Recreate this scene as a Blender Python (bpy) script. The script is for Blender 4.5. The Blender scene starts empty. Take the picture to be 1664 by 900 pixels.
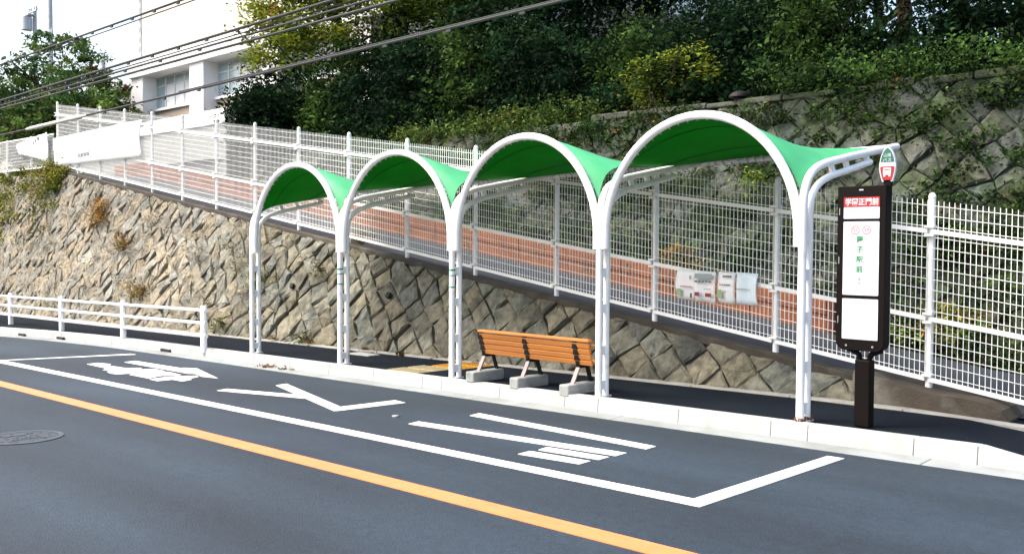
import bpy, math, random
import numpy as np
from mathutils import Vector, Matrix

scene = bpy.context.scene
col = scene.collection
R = math.radians

# ------------------------------------------------------------------ camera
SLOPE = 0.016                      # the street falls gently towards -X
cam_d = bpy.data.cameras.new("camera")
cam = bpy.data.objects.new("camera", cam_d); col.objects.link(cam)
CAM = Vector((0, 0, 1.6))
th, pitch, roll = 2.3512, -0.0332, 0.0054
Fw = Vector((math.cos(th)*math.cos(pitch), math.sin(th)*math.cos(pitch), math.sin(pitch)))
R0 = Vector((math.sin(th), -math.cos(th), 0)); U0 = R0.cross(Fw)
Rt = R0*math.cos(roll) + U0*math.sin(roll); Up = U0*math.cos(roll) - R0*math.sin(roll)
cam.matrix_world = Matrix(((Rt.x, Up.x, -Fw.x, 0), (Rt.y, Up.y, -Fw.y, 0), (Rt.z, Up.z, -Fw.z, 1.6), (0, 0, 0, 1)))
cam_d.sensor_width = 36.0; cam_d.lens = 36.0*1600/1664
cam_d.clip_start = 0.05; cam_d.clip_end = 2000
scene.camera = cam

# ------------------------------------------------------------------ light
SUN_EL, SUN_AZ = 52.0, 225.0        # azimuth of the sun, degrees counter-clockwise from +X
world = bpy.data.worlds.new("World"); scene.world = world; world.use_nodes = True
wn = world.node_tree; bg = wn.nodes['Background']
sky = wn.nodes.new('ShaderNodeTexSky'); sky.sky_type = 'NISHITA'; sky.sun_disc = False
sky.sun_elevation = R(SUN_EL); sky.sun_rotation = R(90 - SUN_AZ)
sky.air_density = 1.0; sky.dust_density = 6.0; sky.ozone_density = 1.0; sky.altitude = 0
wn.links.new(sky.outputs[0], bg.inputs[0]); bg.inputs[1].default_value = 0.15
sd = bpy.data.lights.new("sun", 'SUN'); sd.energy = 0.75; sd.angle = R(28); sd.color = (1.0, 0.95, 0.86)
sun = bpy.data.objects.new("sun", sd); col.objects.link(sun)
sdir = Vector((math.cos(R(SUN_AZ))*math.cos(R(SUN_EL)), math.sin(R(SUN_AZ))*math.cos(R(SUN_EL)), math.sin(R(SUN_EL))))
sun.rotation_euler = (-sdir).to_track_quat('-Z', 'Y').to_euler(); sun.location = (-20, -20, 40)
vs = scene.view_settings
vs.view_transform = 'Standard'; vs.look = 'None'; vs.gamma = 1.0; vs.use_curve_mapping = False
vs.exposure = 1.62
scene.cycles.max_bounces = 6; scene.cycles.diffuse_bounces = 3; scene.cycles.transparent_max_bounces = 8

# ------------------------------------------------------------------ materials
def new_mat(name):
    m = bpy.data.materials.new(name); m.use_nodes = True
    return m, m.node_tree, m.node_tree.nodes['Principled BSDF']

def mat(name, c, rough=0.6, var=0.12, scale=6.0, bump=0.0, bscale=40.0, c2=None, c2scale=1.5, c2lo=0.5, c2hi=0.65,
        metal=0.0, spec=0.5, attr=None, stretch=None, detail=6):
    """Procedural paint / stone / metal: base colour broken by noise, an optional stain colour, fine relief."""
    m, nt, b = new_mat(name); N, L = nt.nodes, nt.links
    tc = N.new('ShaderNodeTexCoord'); src = tc.outputs['Object']
    geo = N.new('ShaderNodeNewGeometry'); src = geo.outputs['Position']
    if stretch:
        mp = N.new('ShaderNodeMapping'); mp.inputs['Scale'].default_value = stretch
        L.new(src, mp.inputs[0]); srcs = mp.outputs[0]
    else: srcs = src
    n1 = N.new('ShaderNodeTexNoise'); n1.inputs['Scale'].default_value = scale; n1.inputs['Detail'].default_value = detail
    L.new(srcs, n1.inputs['Vector'])
    rmp = N.new('ShaderNodeMapRange'); rmp.inputs[1].default_value = 0.3; rmp.inputs[2].default_value = 0.7
    rmp.inputs[3].default_value = 1 - var; rmp.inputs[4].default_value = 1 + var
    L.new(n1.outputs[0], rmp.inputs[0])
    base = N.new('ShaderNodeRGB'); base.outputs[0].default_value = (*c, 1); out = base.outputs[0]
    if c2:
        n2 = N.new('ShaderNodeTexNoise'); n2.inputs['Scale'].default_value = c2scale; n2.inputs['Detail'].default_value = 5
        L.new(srcs, n2.inputs['Vector'])
        r2 = N.new('ShaderNodeMapRange'); r2.inputs[1].default_value = c2lo; r2.inputs[2].default_value = c2hi
        L.new(n2.outputs[0], r2.inputs[0])
        mx = N.new('ShaderNodeMix'); mx.data_type = 'RGBA'
        L.new(r2.outputs[0], mx.inputs[0]); L.new(out, mx.inputs[6]); mx.inputs[7].default_value = (*c2, 1)
        out = mx.outputs[2]
    if attr:
        a = N.new('ShaderNodeAttribute'); a.attribute_name = attr
        mm = N.new('ShaderNodeMix'); mm.data_type = 'RGBA'; mm.blend_type = 'MULTIPLY'; mm.inputs[0].default_value = 1
        L.new(out, mm.inputs[6]); L.new(a.outputs['Color'], mm.inputs[7]); out = mm.outputs[2]
    vm = N.new('ShaderNodeMix'); vm.data_type = 'RGBA'; vm.blend_type = 'MULTIPLY'; vm.inputs[0].default_value = 1
    L.new(out, vm.inputs[6]); L.new(rmp.outputs[0], vm.inputs[7])
    L.new(vm.outputs[2], b.inputs['Base Color'])
    b.inputs['Roughness'].default_value = rough; b.inputs['Metallic'].default_value = metal
    b.inputs['Specular IOR Level'].default_value = spec
    if bump:
        n3 = N.new('ShaderNodeTexNoise'); n3.inputs['Scale'].default_value = bscale; n3.inputs['Detail'].default_value = 5
        L.new(src, n3.inputs['Vector'])
        bp = N.new('ShaderNodeBump'); bp.inputs['Strength'].default_value = bump; bp.inputs['Distance'].default_value = 0.02
        L.new(n3.outputs[0], bp.inputs['Height']); L.new(bp.outputs[0], b.inputs['Normal'])
    return m

def leaf_mat(name, trans=0.3):
    m, nt, b = new_mat(name); N, L = nt.nodes, nt.links
    a = N.new('ShaderNodeAttribute'); a.attribute_name = 'col'
    L.new(a.outputs['Color'], b.inputs['Base Color']); b.inputs['Roughness'].default_value = 0.7
    b.inputs['Specular IOR Level'].default_value = 0.07
    t = N.new('ShaderNodeBsdfTranslucent'); L.new(a.outputs['Color'], t.inputs[0])
    mx = N.new('ShaderNodeMixShader'); mx.inputs[0].default_value = trans
    L.new(b.outputs[0], mx.inputs[1]); L.new(t.outputs[0], mx.inputs[2])
    L.new(mx.outputs[0], N['Material Output'].inputs[0])
    return m

M = {}
def road_mat():
    """worn asphalt: aggregate speckle, long tyre-polished streaks, soft patches, a few fine cracks"""
    m, nt, b = new_mat('asphalt'); N, L = nt.nodes, nt.links
    pos = N.new('ShaderNodeNewGeometry').outputs['Position']
    def noise(scale, st=None, det=5, lo=0.3, hi=0.7, a=0.8, c=1.2):
        src = pos
        if st: mp = N.new('ShaderNodeMapping'); mp.inputs['Scale'].default_value = st; L.new(pos, mp.inputs[0]); src = mp.outputs[0]
        n = N.new('ShaderNodeTexNoise'); n.inputs['Scale'].default_value = scale; n.inputs['Detail'].default_value = det; L.new(src, n.inputs['Vector'])
        r = N.new('ShaderNodeMapRange'); r.inputs[1].default_value = lo; r.inputs[2].default_value = hi; r.inputs[3].default_value = a; r.inputs[4].default_value = c
        L.new(n.outputs[0], r.inputs[0]); return r.outputs[0]
    def mul(x, y):
        q = N.new('ShaderNodeMath'); q.operation = 'MULTIPLY'; L.new(x, q.inputs[0]); L.new(y, q.inputs[1]); return q.outputs[0]
    f = mul(noise(1.0, (0.10, 1.1, 1), 4, 0.32, 0.68, 0.74, 1.28), noise(0.7, (0.5, 1, 1), 6, 0.35, 0.65, 0.84, 1.16))
    f = mul(f, noise(60, None, 3, 0.25, 0.75, 0.70, 1.30)); f = mul(f, noise(14, None, 6, 0.3, 0.7, 0.88, 1.12))
    v = N.new('ShaderNodeTexVoronoi'); v.inputs['Scale'].default_value = 9; L.new(pos, v.inputs['Vector'])
    r = N.new('ShaderNodeMapRange'); r.inputs[1].default_value = 0.03; r.inputs[2].default_value = 0.09; r.inputs[3].default_value = 0.55; r.inputs[4].default_value = 1.0
    L.new(v.outputs['Distance'], r.inputs[0]); f = mul(f, r.outputs[0])
    mx = N.new('ShaderNodeMix'); mx.data_type = 'RGBA'; mx.blend_type = 'MULTIPLY'; mx.inputs[0].default_value = 1
    mx.inputs[6].default_value = (0.0195, 0.032, 0.0455, 1); L.new(f, mx.inputs[7]); L.new(mx.outputs[2], b.inputs['Base Color'])
    b.inputs['Roughness'].default_value = 0.78; b.inputs['Specular IOR Level'].default_value = 0.3
    bn_ = N.new('ShaderNodeTexNoise'); bn_.inputs['Scale'].default_value = 110; L.new(pos, bn_.inputs['Vector'])
    bp = N.new('ShaderNodeBump'); bp.inputs['Strength'].default_value = 0.6; bp.inputs['Distance'].default_value = 0.01; L.new(bn_.outputs[0], bp.inputs['Height']); L.new(bp.outputs[0], b.inputs['Normal'])
    return m
M['asphalt'] = road_mat()
M['asphalt_new'] = mat('asphalt_new', (0.0042, 0.0078, 0.0135), 0.9, 0.4, 60, 0.5, 160, (0.007, 0.011, 0.016), 1.2, 0.5, 0.7, spec=0.1)
M['asphalt_ramp'] = mat('asphalt_ramp', (0.024, 0.033, 0.042), 0.8, 0.2, 2, 0.4, 200)
M['paint_white'] = mat('paint_white', (0.74, 0.74, 0.72), 0.65, 0.10, 40, 0.2, 200, (0.22, 0.23, 0.24), 22, 0.60, 0.74)
M['paint_yellow'] = mat('paint_yellow', (0.60, 0.215, 0.072), 0.6, 0.07, 5, 0.15, 200, (0.26, 0.13, 0.06), 24, 0.60, 0.76)
M['kerb'] = mat('kerb', (0.42, 0.43, 0.41), 0.85, 0.10, 5, 0.2, 120, (0.33, 0.33, 0.31), 2.4, 0.55, 0.8, spec=0.2)
M['gutter'] = mat('gutter', (0.255, 0.28, 0.275), 0.85, 0.12, 4, 0.2, 120, (0.20, 0.215, 0.21), 1.4, 0.5, 0.75, spec=0.2)
M['joint'] = mat('joint', (0.22, 0.22, 0.20), 0.9, 0.1)
M['hole'] = mat('hole', (0.012, 0.012, 0.012), 0.9, 0.1)
M['edging'] = mat('edging', (0.30, 0.30, 0.27), 0.85, 0.12, 4, 0.3, 90, (0.2, 0.19, 0.16), 2.5, 0.55, 0.75)
M['white_metal'] = mat('white_metal', (0.93, 0.92, 0.89), 0.32, 0.03, 4, 0.0, c2=(0.52, 0.50, 0.43), c2scale=5, c2lo=0.60, c2hi=0.85)
M['rust'] = mat('rust', (0.16, 0.075, 0.03), 0.9, 0.4, 30)
M['fence_metal'] = mat('fence_metal', (0.90, 0.90, 0.86), 0.4, 0.04, 4)
M['grey_metal'] = mat('grey_metal', (0.38, 0.40, 0.40), 0.4, 0.08, 6, metal=0.6)
M['mortar_mossy'] = mat('mortar_mossy', (0.040, 0.047, 0.032), 0.95, 0.4, 5, 0.8, 40, (0.04, 0.07, 0.025), 3, 0.45, 0.6)
M['mortar_pale'] = mat('mortar_pale', (0.13, 0.115, 0.075), 0.95, 0.4, 9, 0.9, 40, (0.07, 0.062, 0.04), 4, 0.5, 0.7)
M['mortar'] = mat('mortar', (0.035, 0.032, 0.022), 0.95, 0.3, 8, 0.6, 60)
M['stone'] = mat('stone', (0.140, 0.134, 0.098), 0.9, 0.38, 11, 1.0, 30, (0.080, 0.080, 0.060), 2.6, 0.5, 0.62, attr='tone', detail=9)
M['stone_upper'] = mat('stone_upper', (0.066, 0.074, 0.062), 0.9, 0.5, 9, 1.0, 24, (0.028, 0.044, 0.017), 1.3, 0.40, 0.58, attr='tone')
M['coping'] = mat('coping', (0.045, 0.038, 0.027), 0.9, 0.3, 3, 0.6, 50, (0.08, 0.072, 0.055), 2, 0.55, 0.7)
M['low_wall'] = mat('low_wall', (0.055, 0.044, 0.030), 0.9, 0.25, 5, 0.7, 40, (0.15, 0.145, 0.12), 1.6, 0.52, 0.7)
M['terracotta'] = mat('terracotta', (0.21, 0.066, 0.020), 0.8, 0.18, 3, 0.3, 80, (0.14, 0.050, 0.020), 1.3, 0.5, 0.75)
M['terracotta_dark'] = mat('terracotta_dark', (0.12, 0.035, 0.018), 0.8, 0.18, 3, 0.3, 80)
M['soil'] = mat('soil', (0.05, 0.048, 0.03), 0.95, 0.3, 2, 0.6, 20)
M['wood'] = mat('wood', (0.46, 0.170, 0.032), 0.5, 0.16, 3, 0.15, 60, (0.30, 0.095, 0.024), 2, 0.5, 0.8, stretch=(0.4, 8, 14))
M['iron'] = mat('iron', (0.006, 0.0055, 0.0055), 0.6, 0.15, 8, spec=0.2)
M['steel_leg'] = mat('steel_leg', (0.17, 0.14, 0.14), 0.45, 0.1, 8, metal=0.3)
M['concrete'] = mat('concrete', (0.30, 0.32, 0.30), 0.85, 0.12, 8, 0.4, 80, (0.21, 0.22, 0.20), 5, 0.55, 0.75)
M['sign_dark'] = mat('sign_dark', (0.0035, 0.0016, 0.0012), 0.6, 0.15, 8, spec=0.12)
M['sign_white'] = mat('sign_white', (0.62, 0.645, 0.68), 0.3, 0.02, 4)
M['sign_red'] = mat('sign_red', (0.36, 0.008, 0.012), 0.4, 0.05, 6)
M['sign_green'] = mat('sign_green', (0.010, 0.13, 0.075), 0.4, 0.05, 6)
M['ink_green'] = mat('ink_green', (0.006, 0.22, 0.07), 0.5, 0.03, 6)
M['ink_pink'] = mat('ink_pink', (0.42, 0.13, 0.16), 0.5, 0.03, 6)
M['ink_grey'] = mat('ink_grey', (0.08, 0.10, 0.10), 0.5, 0.03, 6)
M['ink_pale'] = mat('ink_pale', (0.30, 0.38, 0.36), 0.5, 0.03, 6)
M['ink_palegreen'] = mat('ink_palegreen', (0.28, 0.42, 0.20), 0.5, 0.05, 6)
M['ink_darkred'] = mat('ink_darkred', (0.26, 0.02, 0.03), 0.5, 0.05, 6)
M['band_green'] = mat('band_green', (0.02, 0.32, 0.16), 0.4, 0.03, 6)
M['tactile'] = mat('tactile', (0.40, 0.34, 0.20), 0.7, 0.1, 6, 0.3, 100)
M['tactile_yellow'] = mat('tactile_yellow', (0.55, 0.29, 0.03), 0.7, 0.1, 6, 0.3, 100)
M['paper'] = mat('paper', (0.90, 0.90, 0.87), 0.55, 0.05, 6)
M['paper_blue'] = mat('paper_blue', (0.78, 0.88, 0.90), 0.55, 0.05, 6)
M['banner'] = mat('banner', (0.90, 0.90, 0.89), 0.7, 0.03, 2)
M['cable'] = mat('cable', (0.022, 0.026, 0.028), 0.75, 0.2, 3)
M['sleeve'] = mat('sleeve', (0.55, 0.54, 0.48), 0.6, 0.1, 3)
M['bldg_white'] = mat('bldg_white', (0.82, 0.82, 0.82), 0.8, 0.03, 1.5)
M['bldg_cream'] = mat('bldg_cream', (0.62, 0.57, 0.49), 0.85, 0.04, 1.0, 0.15, 30)
M['bldg_beige'] = mat('bldg_beige', (0.36, 0.30, 0.25), 0.85, 0.05, 1.5, 0.15, 30)
M['curtain'] = mat('curtain', (0.78, 0.79, 0.80), 0.8, 0.04, 2)
M['pane'] = mat('pane', (0.33, 0.42, 0.45), 0.08, 0.1, 1.0)
M['frame'] = mat('frame', (0.62, 0.64, 0.64), 0.4, 0.04, 3)
M['roof'] = mat('roof', (0.20, 0.22, 0.25), 0.7, 0.15, 3, 0.3, 20)
M['pole'] = mat('pole', (0.42, 0.43, 0.42), 0.8, 0.08, 3)
M['bark'] = mat('bark', (0.055, 0.042, 0.030), 0.95, 0.35, 5, 0.8, 25)
M['bark_warm'] = mat('bark_warm', (0.13, 0.075, 0.042), 0.95, 0.35, 5, 0.8, 25)
M['iron_cover'] = mat('iron_cover', (0.016, 0.025, 0.034), 0.55, 0.25, 12, 0.3, 80)
M['iron_cover_rim'] = mat('iron_cover_rim', (0.036, 0.05, 0.06), 0.5, 0.2, 12)
M['ground'] = mat('ground', (0.06, 0.06, 0.045), 0.95, 0.3, 0.6, 0.4, 8)
M['leaf'] = leaf_mat('leaf')
# canopy membrane: lets light through
def canopy_mat():
    m, nt, b = new_mat('membrane'); N, L = nt.nodes, nt.links
    geo = N.new('ShaderNodeNewGeometry')
    n = N.new('ShaderNodeTexNoise'); n.inputs['Scale'].default_value = 2.5; n.inputs['Detail'].default_value = 4
    L.new(geo.outputs['Position'], n.inputs['Vector'])
    rp = N.new('ShaderNodeValToRGB'); rp.color_ramp.elements[0].color = (0.062, 0.42, 0.17, 1); rp.color_ramp.elements[1].color = (0.08, 0.49, 0.21, 1)
    rp.color_ramp.elements[0].position = 0.35; rp.color_ramp.elements[1].position = 0.7
    L.new(n.outputs[0], rp.inputs[0]); L.new(rp.outputs[0], b.inputs['Base Color'])
    b.inputs['Roughness'].default_value = 0.45
    t = N.new('ShaderNodeBsdfTranslucent'); t.inputs[0].default_value = (0.0, 0.22, 0.006, 1)
    mx = N.new('ShaderNodeMixShader'); mx.inputs[0].default_value = 0.16
    L.new(b.outputs[0], mx.inputs[1]); L.new(t.outputs[0], mx.inputs[2]); L.new(mx.outputs[0], N['Material Output'].inputs[0])
    return m
M['membrane'] = canopy_mat()
M['seam'] = mat('seam', (0.003, 0.10, 0.008), 0.7, 0.08, 3, spec=0.06)
M['shaded_underside'] = mat('shaded_underside', (0.004, 0.255, 0.010), 0.7, 0.08, 3, spec=0.06)  # darker green sheet under the membrane, shade of the underside put into its colour

# ------------------------------------------------------------------ mesh helpers
def V(*a): return Vector(a)

class MB:
    """Collects shapes given in world coordinates and links them as one mesh object."""
    def __init__(s): s.v = []; s.f = []
    def quad(s, *p):
        n = len(s.v); s.v += [tuple(q) for q in p]; s.f.append(tuple(range(n, n+len(p)))); return s
    def box(s, lo, hi):
        x0, y0, z0 = lo; x1, y1, z1 = hi; n = len(s.v)
        s.v += [(x0,y0,z0),(x1,y0,z0),(x1,y1,z0),(x0,y1,z0),(x0,y0,z1),(x1,y0,z1),(x1,y1,z1),(x0,y1,z1)]
        s.f += [tuple(n+i for i in q) for q in ((0,3,2,1),(4,5,6,7),(0,1,5,4),(1,2,6,5),(2,3,7,6),(3,0,4,7))]; return s
    def hexa(s, p8):
        n = len(s.v); s.v += [tuple(p) for p in p8]
        s.f += [tuple(n+i for i in q) for q in ((0,3,2,1),(4,5,6,7),(0,1,5,4),(1,2,6,5),(2,3,7,6),(3,0,4,7))]; return s
    def bar(s, a, b, w, d=None, cap=True, up=(0,0,1)):
        """rectangular bar from a to b"""
        a, b = Vector(a), Vector(b); t = (b-a).normalized(); u = Vector(up)
        if abs(t.dot(u)) > 0.95: u = Vector((0,1,0))
        x = t.cross(u).normalized(); y = x.cross(t); d = d or w; n = len(s.v)
        for p in (a, b):
            for sx, sy in ((-1,-1),(1,-1),(1,1),(-1,1)): s.v.append(tuple(p + x*(sx*w/2) + y*(sy*d/2)))
        s.f += [(n+i, n+(i+1)%4, n+4+(i+1)%4, n+4+i) for i in range(4)]
        if cap: s.f += [(n+3,n+2,n+1,n), (n+4,n+5,n+6,n+7)]
        return s
    def tube(s, pts, r, n=10, cap=True):
        pts = [Vector(p) for p in pts]; m = len(pts); base = len(s.v); rr = r if hasattr(r, '__len__') else [r]*m
        prev = None
        for i, p in enumerate(pts):
            t = (pts[min(i+1, m-1)] - pts[max(i-1, 0)]).normalized()
            if prev is None:
                u = Vector((0,0,1)) if abs(t.z) < 0.9 else Vector((1,0,0)); x = t.cross(u).normalized()
            else: x = (prev - t*prev.dot(t)).normalized()
            prev = x; y = t.cross(x)
            for k in range(n):
                a = 2*math.pi*k/n; s.v.append(tuple(p + (x*math.cos(a) + y*math.sin(a))*rr[i]))
        for i in range(m-1):
            for k in range(n):
                s.f.append((base+i*n+k, base+i*n+(k+1)%n, base+(i+1)*n+(k+1)%n, base+(i+1)*n+k))
        if cap:
            s.f.append(tuple(base+k for k in reversed(range(n)))); s.f.append(tuple(base+(m-1)*n+k for k in range(n)))
        return s
    def prism(s, poly, dvec):
        """polygon (3-D points) extruded along dvec"""
        n = len(poly); b = len(s.v); d = Vector(dvec)
        s.v += [tuple(p) for p in poly] + [tuple(Vector(p)+d) for p in poly]
        s.f += [tuple(b+i for i in reversed(range(n))), tuple(b+n+i for i in range(n))]
        s.f += [(b+i, b+(i+1)%n, b+n+(i+1)%n, b+n+i) for i in range(n)]; return s
    def sweep(s, path, sect, cap=True):
        """path: list of (x,y,z) offsets, sect: list of (dy,dz) ; section stands across X"""
        b = len(s.v); n = len(sect)
        for p in path: s.v += [(p[0], p[1]+q[0], p[2]+q[1]) for q in sect]
        for i in range(len(path)-1):
            for k in range(n): s.f.append((b+i*n+k, b+i*n+(k+1)%n, b+(i+1)*n+(k+1)%n, b+(i+1)*n+k))
        if cap: s.f.append(tuple(b+k for k in range(n))); s.f.append(tuple(b+(len(path)-1)*n+k for k in reversed(range(n))))
        return s
    def grid(s, P):
        """P[i][j] points"""
        b = len(s.v); ni, nj = len(P), len(P[0])
        for row in P: s.v += [tuple(p) for p in row]
        for i in range(ni-1):
            for j in range(nj-1): s.f.append((b+i*nj+j, b+(i+1)*nj+j, b+(i+1)*nj+j+1, b+i*nj+j+1))
        return s
    def build(s, name, m, parent=None, smooth=False, bevel=0, tone=None, kind=None, at=None):
        me = bpy.data.meshes.new(name)
        off = world_loc(parent) if parent else Vector((0,0,0))
        if at is not None: off = Vector(at)
        me.from_pydata([(v[0]-off.x, v[1]-off.y, v[2]-off.z) for v in s.v], [], s.f)
        import bmesh
        bm = bmesh.new(); bm.from_mesh(me); bmesh.ops.recalc_face_normals(bm, faces=bm.faces); bm.to_mesh(me); bm.free()
        if smooth:
            me.polygons.foreach_set('use_smooth', [True]*len(me.polygons)); me.set_sharp_from_angle(angle=R(45))
        if tone is not None:
            a = me.color_attributes.new('tone', 'FLOAT_COLOR', 'POINT')
            a.data.foreach_set('color', list((*tone, 1.0))*len(me.vertices))
        me.materials.append(m)
        o = bpy.data.objects.new(name, me); col.objects.link(o)
        if parent:
            o.parent = parent
            if at is not None: o.location = Vector(at) - world_loc(parent)
        elif at is not None: o.location = at
        if bevel:
            bv = o.modifiers.new('bevel', 'BEVEL'); bv.width = bevel; bv.segments = 2; bv.limit_method = 'ANGLE'
        if kind: o['kind'] = kind
        return o

def world_loc(o):
    p = Vector((0,0,0))
    while o: p += o.location; o = o.parent
    return p

def tag(o, label, cat, group=None, kind='thing'):
    o['label'] = label; o['category'] = cat
    if group: o['group'] = group
    if kind: o['kind'] = kind
    return o
def empty(name, loc, label=None, cat=None, group=None):
    o = bpy.data.objects.new(name, None); o.empty_display_size = 0.2; col.objects.link(o); o.location = loc
    if label: tag(o, label, cat, group)
    return o
def structure(o): o['kind'] = 'structure'; return o
def copy(o, parent, loc):
    c = o.copy(); col.objects.link(c); c.parent = parent; c.location = loc; return c
def copy_tree(o, parent, loc=None):
    c = o.copy(); col.objects.link(c); c.parent = parent
    if loc is not None: c.location = loc
    for ch in list(o.children): copy_tree(ch, c)
    return c
def spline(pts, n=6):
    P = [Vector(p) for p in pts]; out = []
    for i in range(len(P)-1):
        p0, p1, p2, p3 = P[max(i-1,0)], P[i], P[i+1], P[min(i+2, len(P)-1)]
        for k in range(n):
            t = k/n
            out.append(0.5*((2*p1) + (p2-p0)*t + (2*p0-5*p1+4*p2-p3)*t*t + (3*p1-p0-3*p2+p3)*t**3))
    out.append(P[-1]); return out
def text(body, size, loc, m, parent, name='lettering', sx=1.0, bold=0.0, align='CENTER'):
    """flat print standing in the XZ plane and facing -Y"""
    cu = bpy.data.curves.new('lettering', 'FONT'); cu.body = body; cu.size = size; cu.align_x = align; cu.align_y = 'CENTER'
    cu.resolution_u = 2; cu.offset = bold
    t = bpy.data.objects.new('lettering', cu); col.objects.link(t)
    dg = bpy.context.evaluated_depsgraph_get()
    me = bpy.data.meshes.new_from_object(t.evaluated_get(dg)); bpy.data.objects.remove(t)
    me.transform(Matrix.Rotation(R(90), 4, 'X') @ Matrix.Diagonal((sx, 1, 1, 1)))
    me.materials.clear(); me.materials.append(m)
    o = bpy.data.objects.new(name, me); col.objects.link(o); o.parent = parent
    o.location = Vector(loc) - world_loc(parent); return o

def gz(x): return SLOPE*x
def bend(x): return -0.015*max(0.0, -16-x)**2 if x > -26 else -1.5 - 0.30*(-26-x)
F0 = V(-3.726, 9.384, 0.268); FB = V(-1.6714, 0.095, 0.2293)      # fence: first post and one bay
def yf(x): return F0.y + (x-F0.x)/FB.x*FB.y
def zf(x): return F0.z + max(-1.2, min(15.0, (x-F0.x)/FB.x))*FB.z
def foot_drop(x): return 0.15*min(1, max(0, (x+2.75)/0.75))          # footway dips to the road at the crossing
def ramp_z(x): return max(zf(x)-0.13, gz(x)+0.15-foot_drop(x)+0.012)

# ------------------------------------------------------------------ ground sheets
XS = [-120, -90, -60, -45, -36] + [-32+0.8*i for i in range(0, 41)] + [2, 4, 8, 14, 30, 60]
m = MB(); m.grid([[(x, y, gz(x)-0.9) for y in (-150, -40, 0, 8, 40, 80, 200)] for x in (-250, -120, -60, -30, 0, 30, 120)])
structure(m.build('ground', M['ground']))
m = MB(); m.grid([[(x, y + bend(x)*max(0, min(1, y/7)), gz(x)) for y in (-14, -8, -4, -1, 1, 3, 4.2, 5.2, 6.3, 7.47)] for x in XS])
structure(m.build('road', M['asphalt']))
m = MB(); m.grid([[(x, y, gz(x)+0.14-foot_drop(x)) for y in (7.80+bend(x), 8.3, 8.8, 9.34, 9.9 if x > -3.4 else 9.36)] for x in XS if x < 9])
structure(m.build('footway', M['asphalt_new']))

# kerb of separate stones, gutter of separate slabs
kerb = structure(empty('kerb', (-8, 7.7, gz(-8))))
kx = [-2.0, -2.67, -3.15, -4.05, -4.40, -5.37, -6.35, -6.80, -7.77, -8.75, -9.10]
while kx[-1] > -34: kx.append(kx[-1]-0.97)
hole_x = (-15.75, -19.75, -21.25)
for i in range(len(kx)-1):
    b_, a_ = kx[i]-0.002, kx[i+1]+0.002
    def sec(x, h=0.15):
        y = bend(x); z = gz(x)
        return [(x, 7.645+y, z-0.05), (x, 7.668+y, z+h), (x, 7.80+y, z+h), (x, 7.80+y, z-0.05)]
    ha, hb = 0.15, 0.15 if i > 0 else 0.03
    A, B = sec(a_, ha), sec(b_, hb)
    m = MB(); m.hexa([A[0], B[0], B[3], A[3], A[1], B[1], B[2], A[2]])
    ks = m.build('kerb_stone', M['kerb'], kerb, bevel=0.006)
    for hx in hole_x:
        if a_ < hx < b_:
            q = MB(); y = bend(hx); z = gz(hx)
            q.box((hx-0.16, 7.62+y, z-0.01), (hx+0.16, 7.66+y, z+0.06)); q.build('drain_slot', M['hole'], ks)
m = MB(); m.grid([[(x, y+bend(x), gz(x)-0.03) for y in (7.655, 7.79)] + [(x, 7.79+bend(x), gz(x)+0.135-foot_drop(x)+min(0, -0.02 if x > -2.6 else 0))] for x in XS if -34 < x < -1.9])
m.build('joint_bed', M['joint'], kerb)
gut = structure(empty('gutter', (-8, 7.55, gz(-8))))
x = 9.0; i = 0
while x > -34:
    ln = 1.0 if i % 2 else 2.0
    a_, b_ = x-ln+0.002, x-0.002
    P = lambda X, y, dz: (X, y+bend(X), gz(X)+dz)
    dz = 0.004 + 0.0015*((i*7) % 3)
    m = MB(); m.hexa([P(a_,7.43,-0.06), P(b_,7.43,-0.06), P(b_,7.64,-0.06), P(a_,7.64,-0.06), P(a_,7.43,dz), P(b_,7.43,dz), P(b_,7.64,dz+0.01), P(a_,7.64,dz+0.01)])
    m.build('gutter_slab', M['gutter'], gut, bevel=0.005); x -= ln; i += 1
m = MB(); m.grid([[(x, y+bend(x), gz(x)-0.02) for y in (7.44, 7.66)] for x in XS if x < 9]); m.build('joint_bed', M['joint'], gut)

# pale edging strip at the wall foot
def edge_y(x): return 9.13 if x < -5 else 9.13 - 0.075*(x+5)**1.2 if x > -5 else 9.13
edg = structure(empty('edging_strip', (-8, 9.15, gz(-8)+0.14)))
x = 1.0
while x > -34:
    a_, b_ = x-1.2+0.004, x-0.004
    ya, yb = edge_y(a_), edge_y(b_); za, zb = gz(a_)+0.14-foot_drop(a_), gz(b_)+0.14-foot_drop(b_)
    m = MB(); m.hexa([(a_,ya-0.06,za-0.05),(b_,yb-0.06,zb-0.05),(b_,yb+0.07,zb-0.05),(a_,ya+0.07,za-0.05),
                      (a_,ya-0.06,za+0.018),(b_,yb-0.06,zb+0.018),(b_,yb+0.07,zb+0.02),(a_,ya+0.07,za+0.02)])
    m.build('edging_block', M['edging'], edg, bevel=0.006); x -= 1.2

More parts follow.
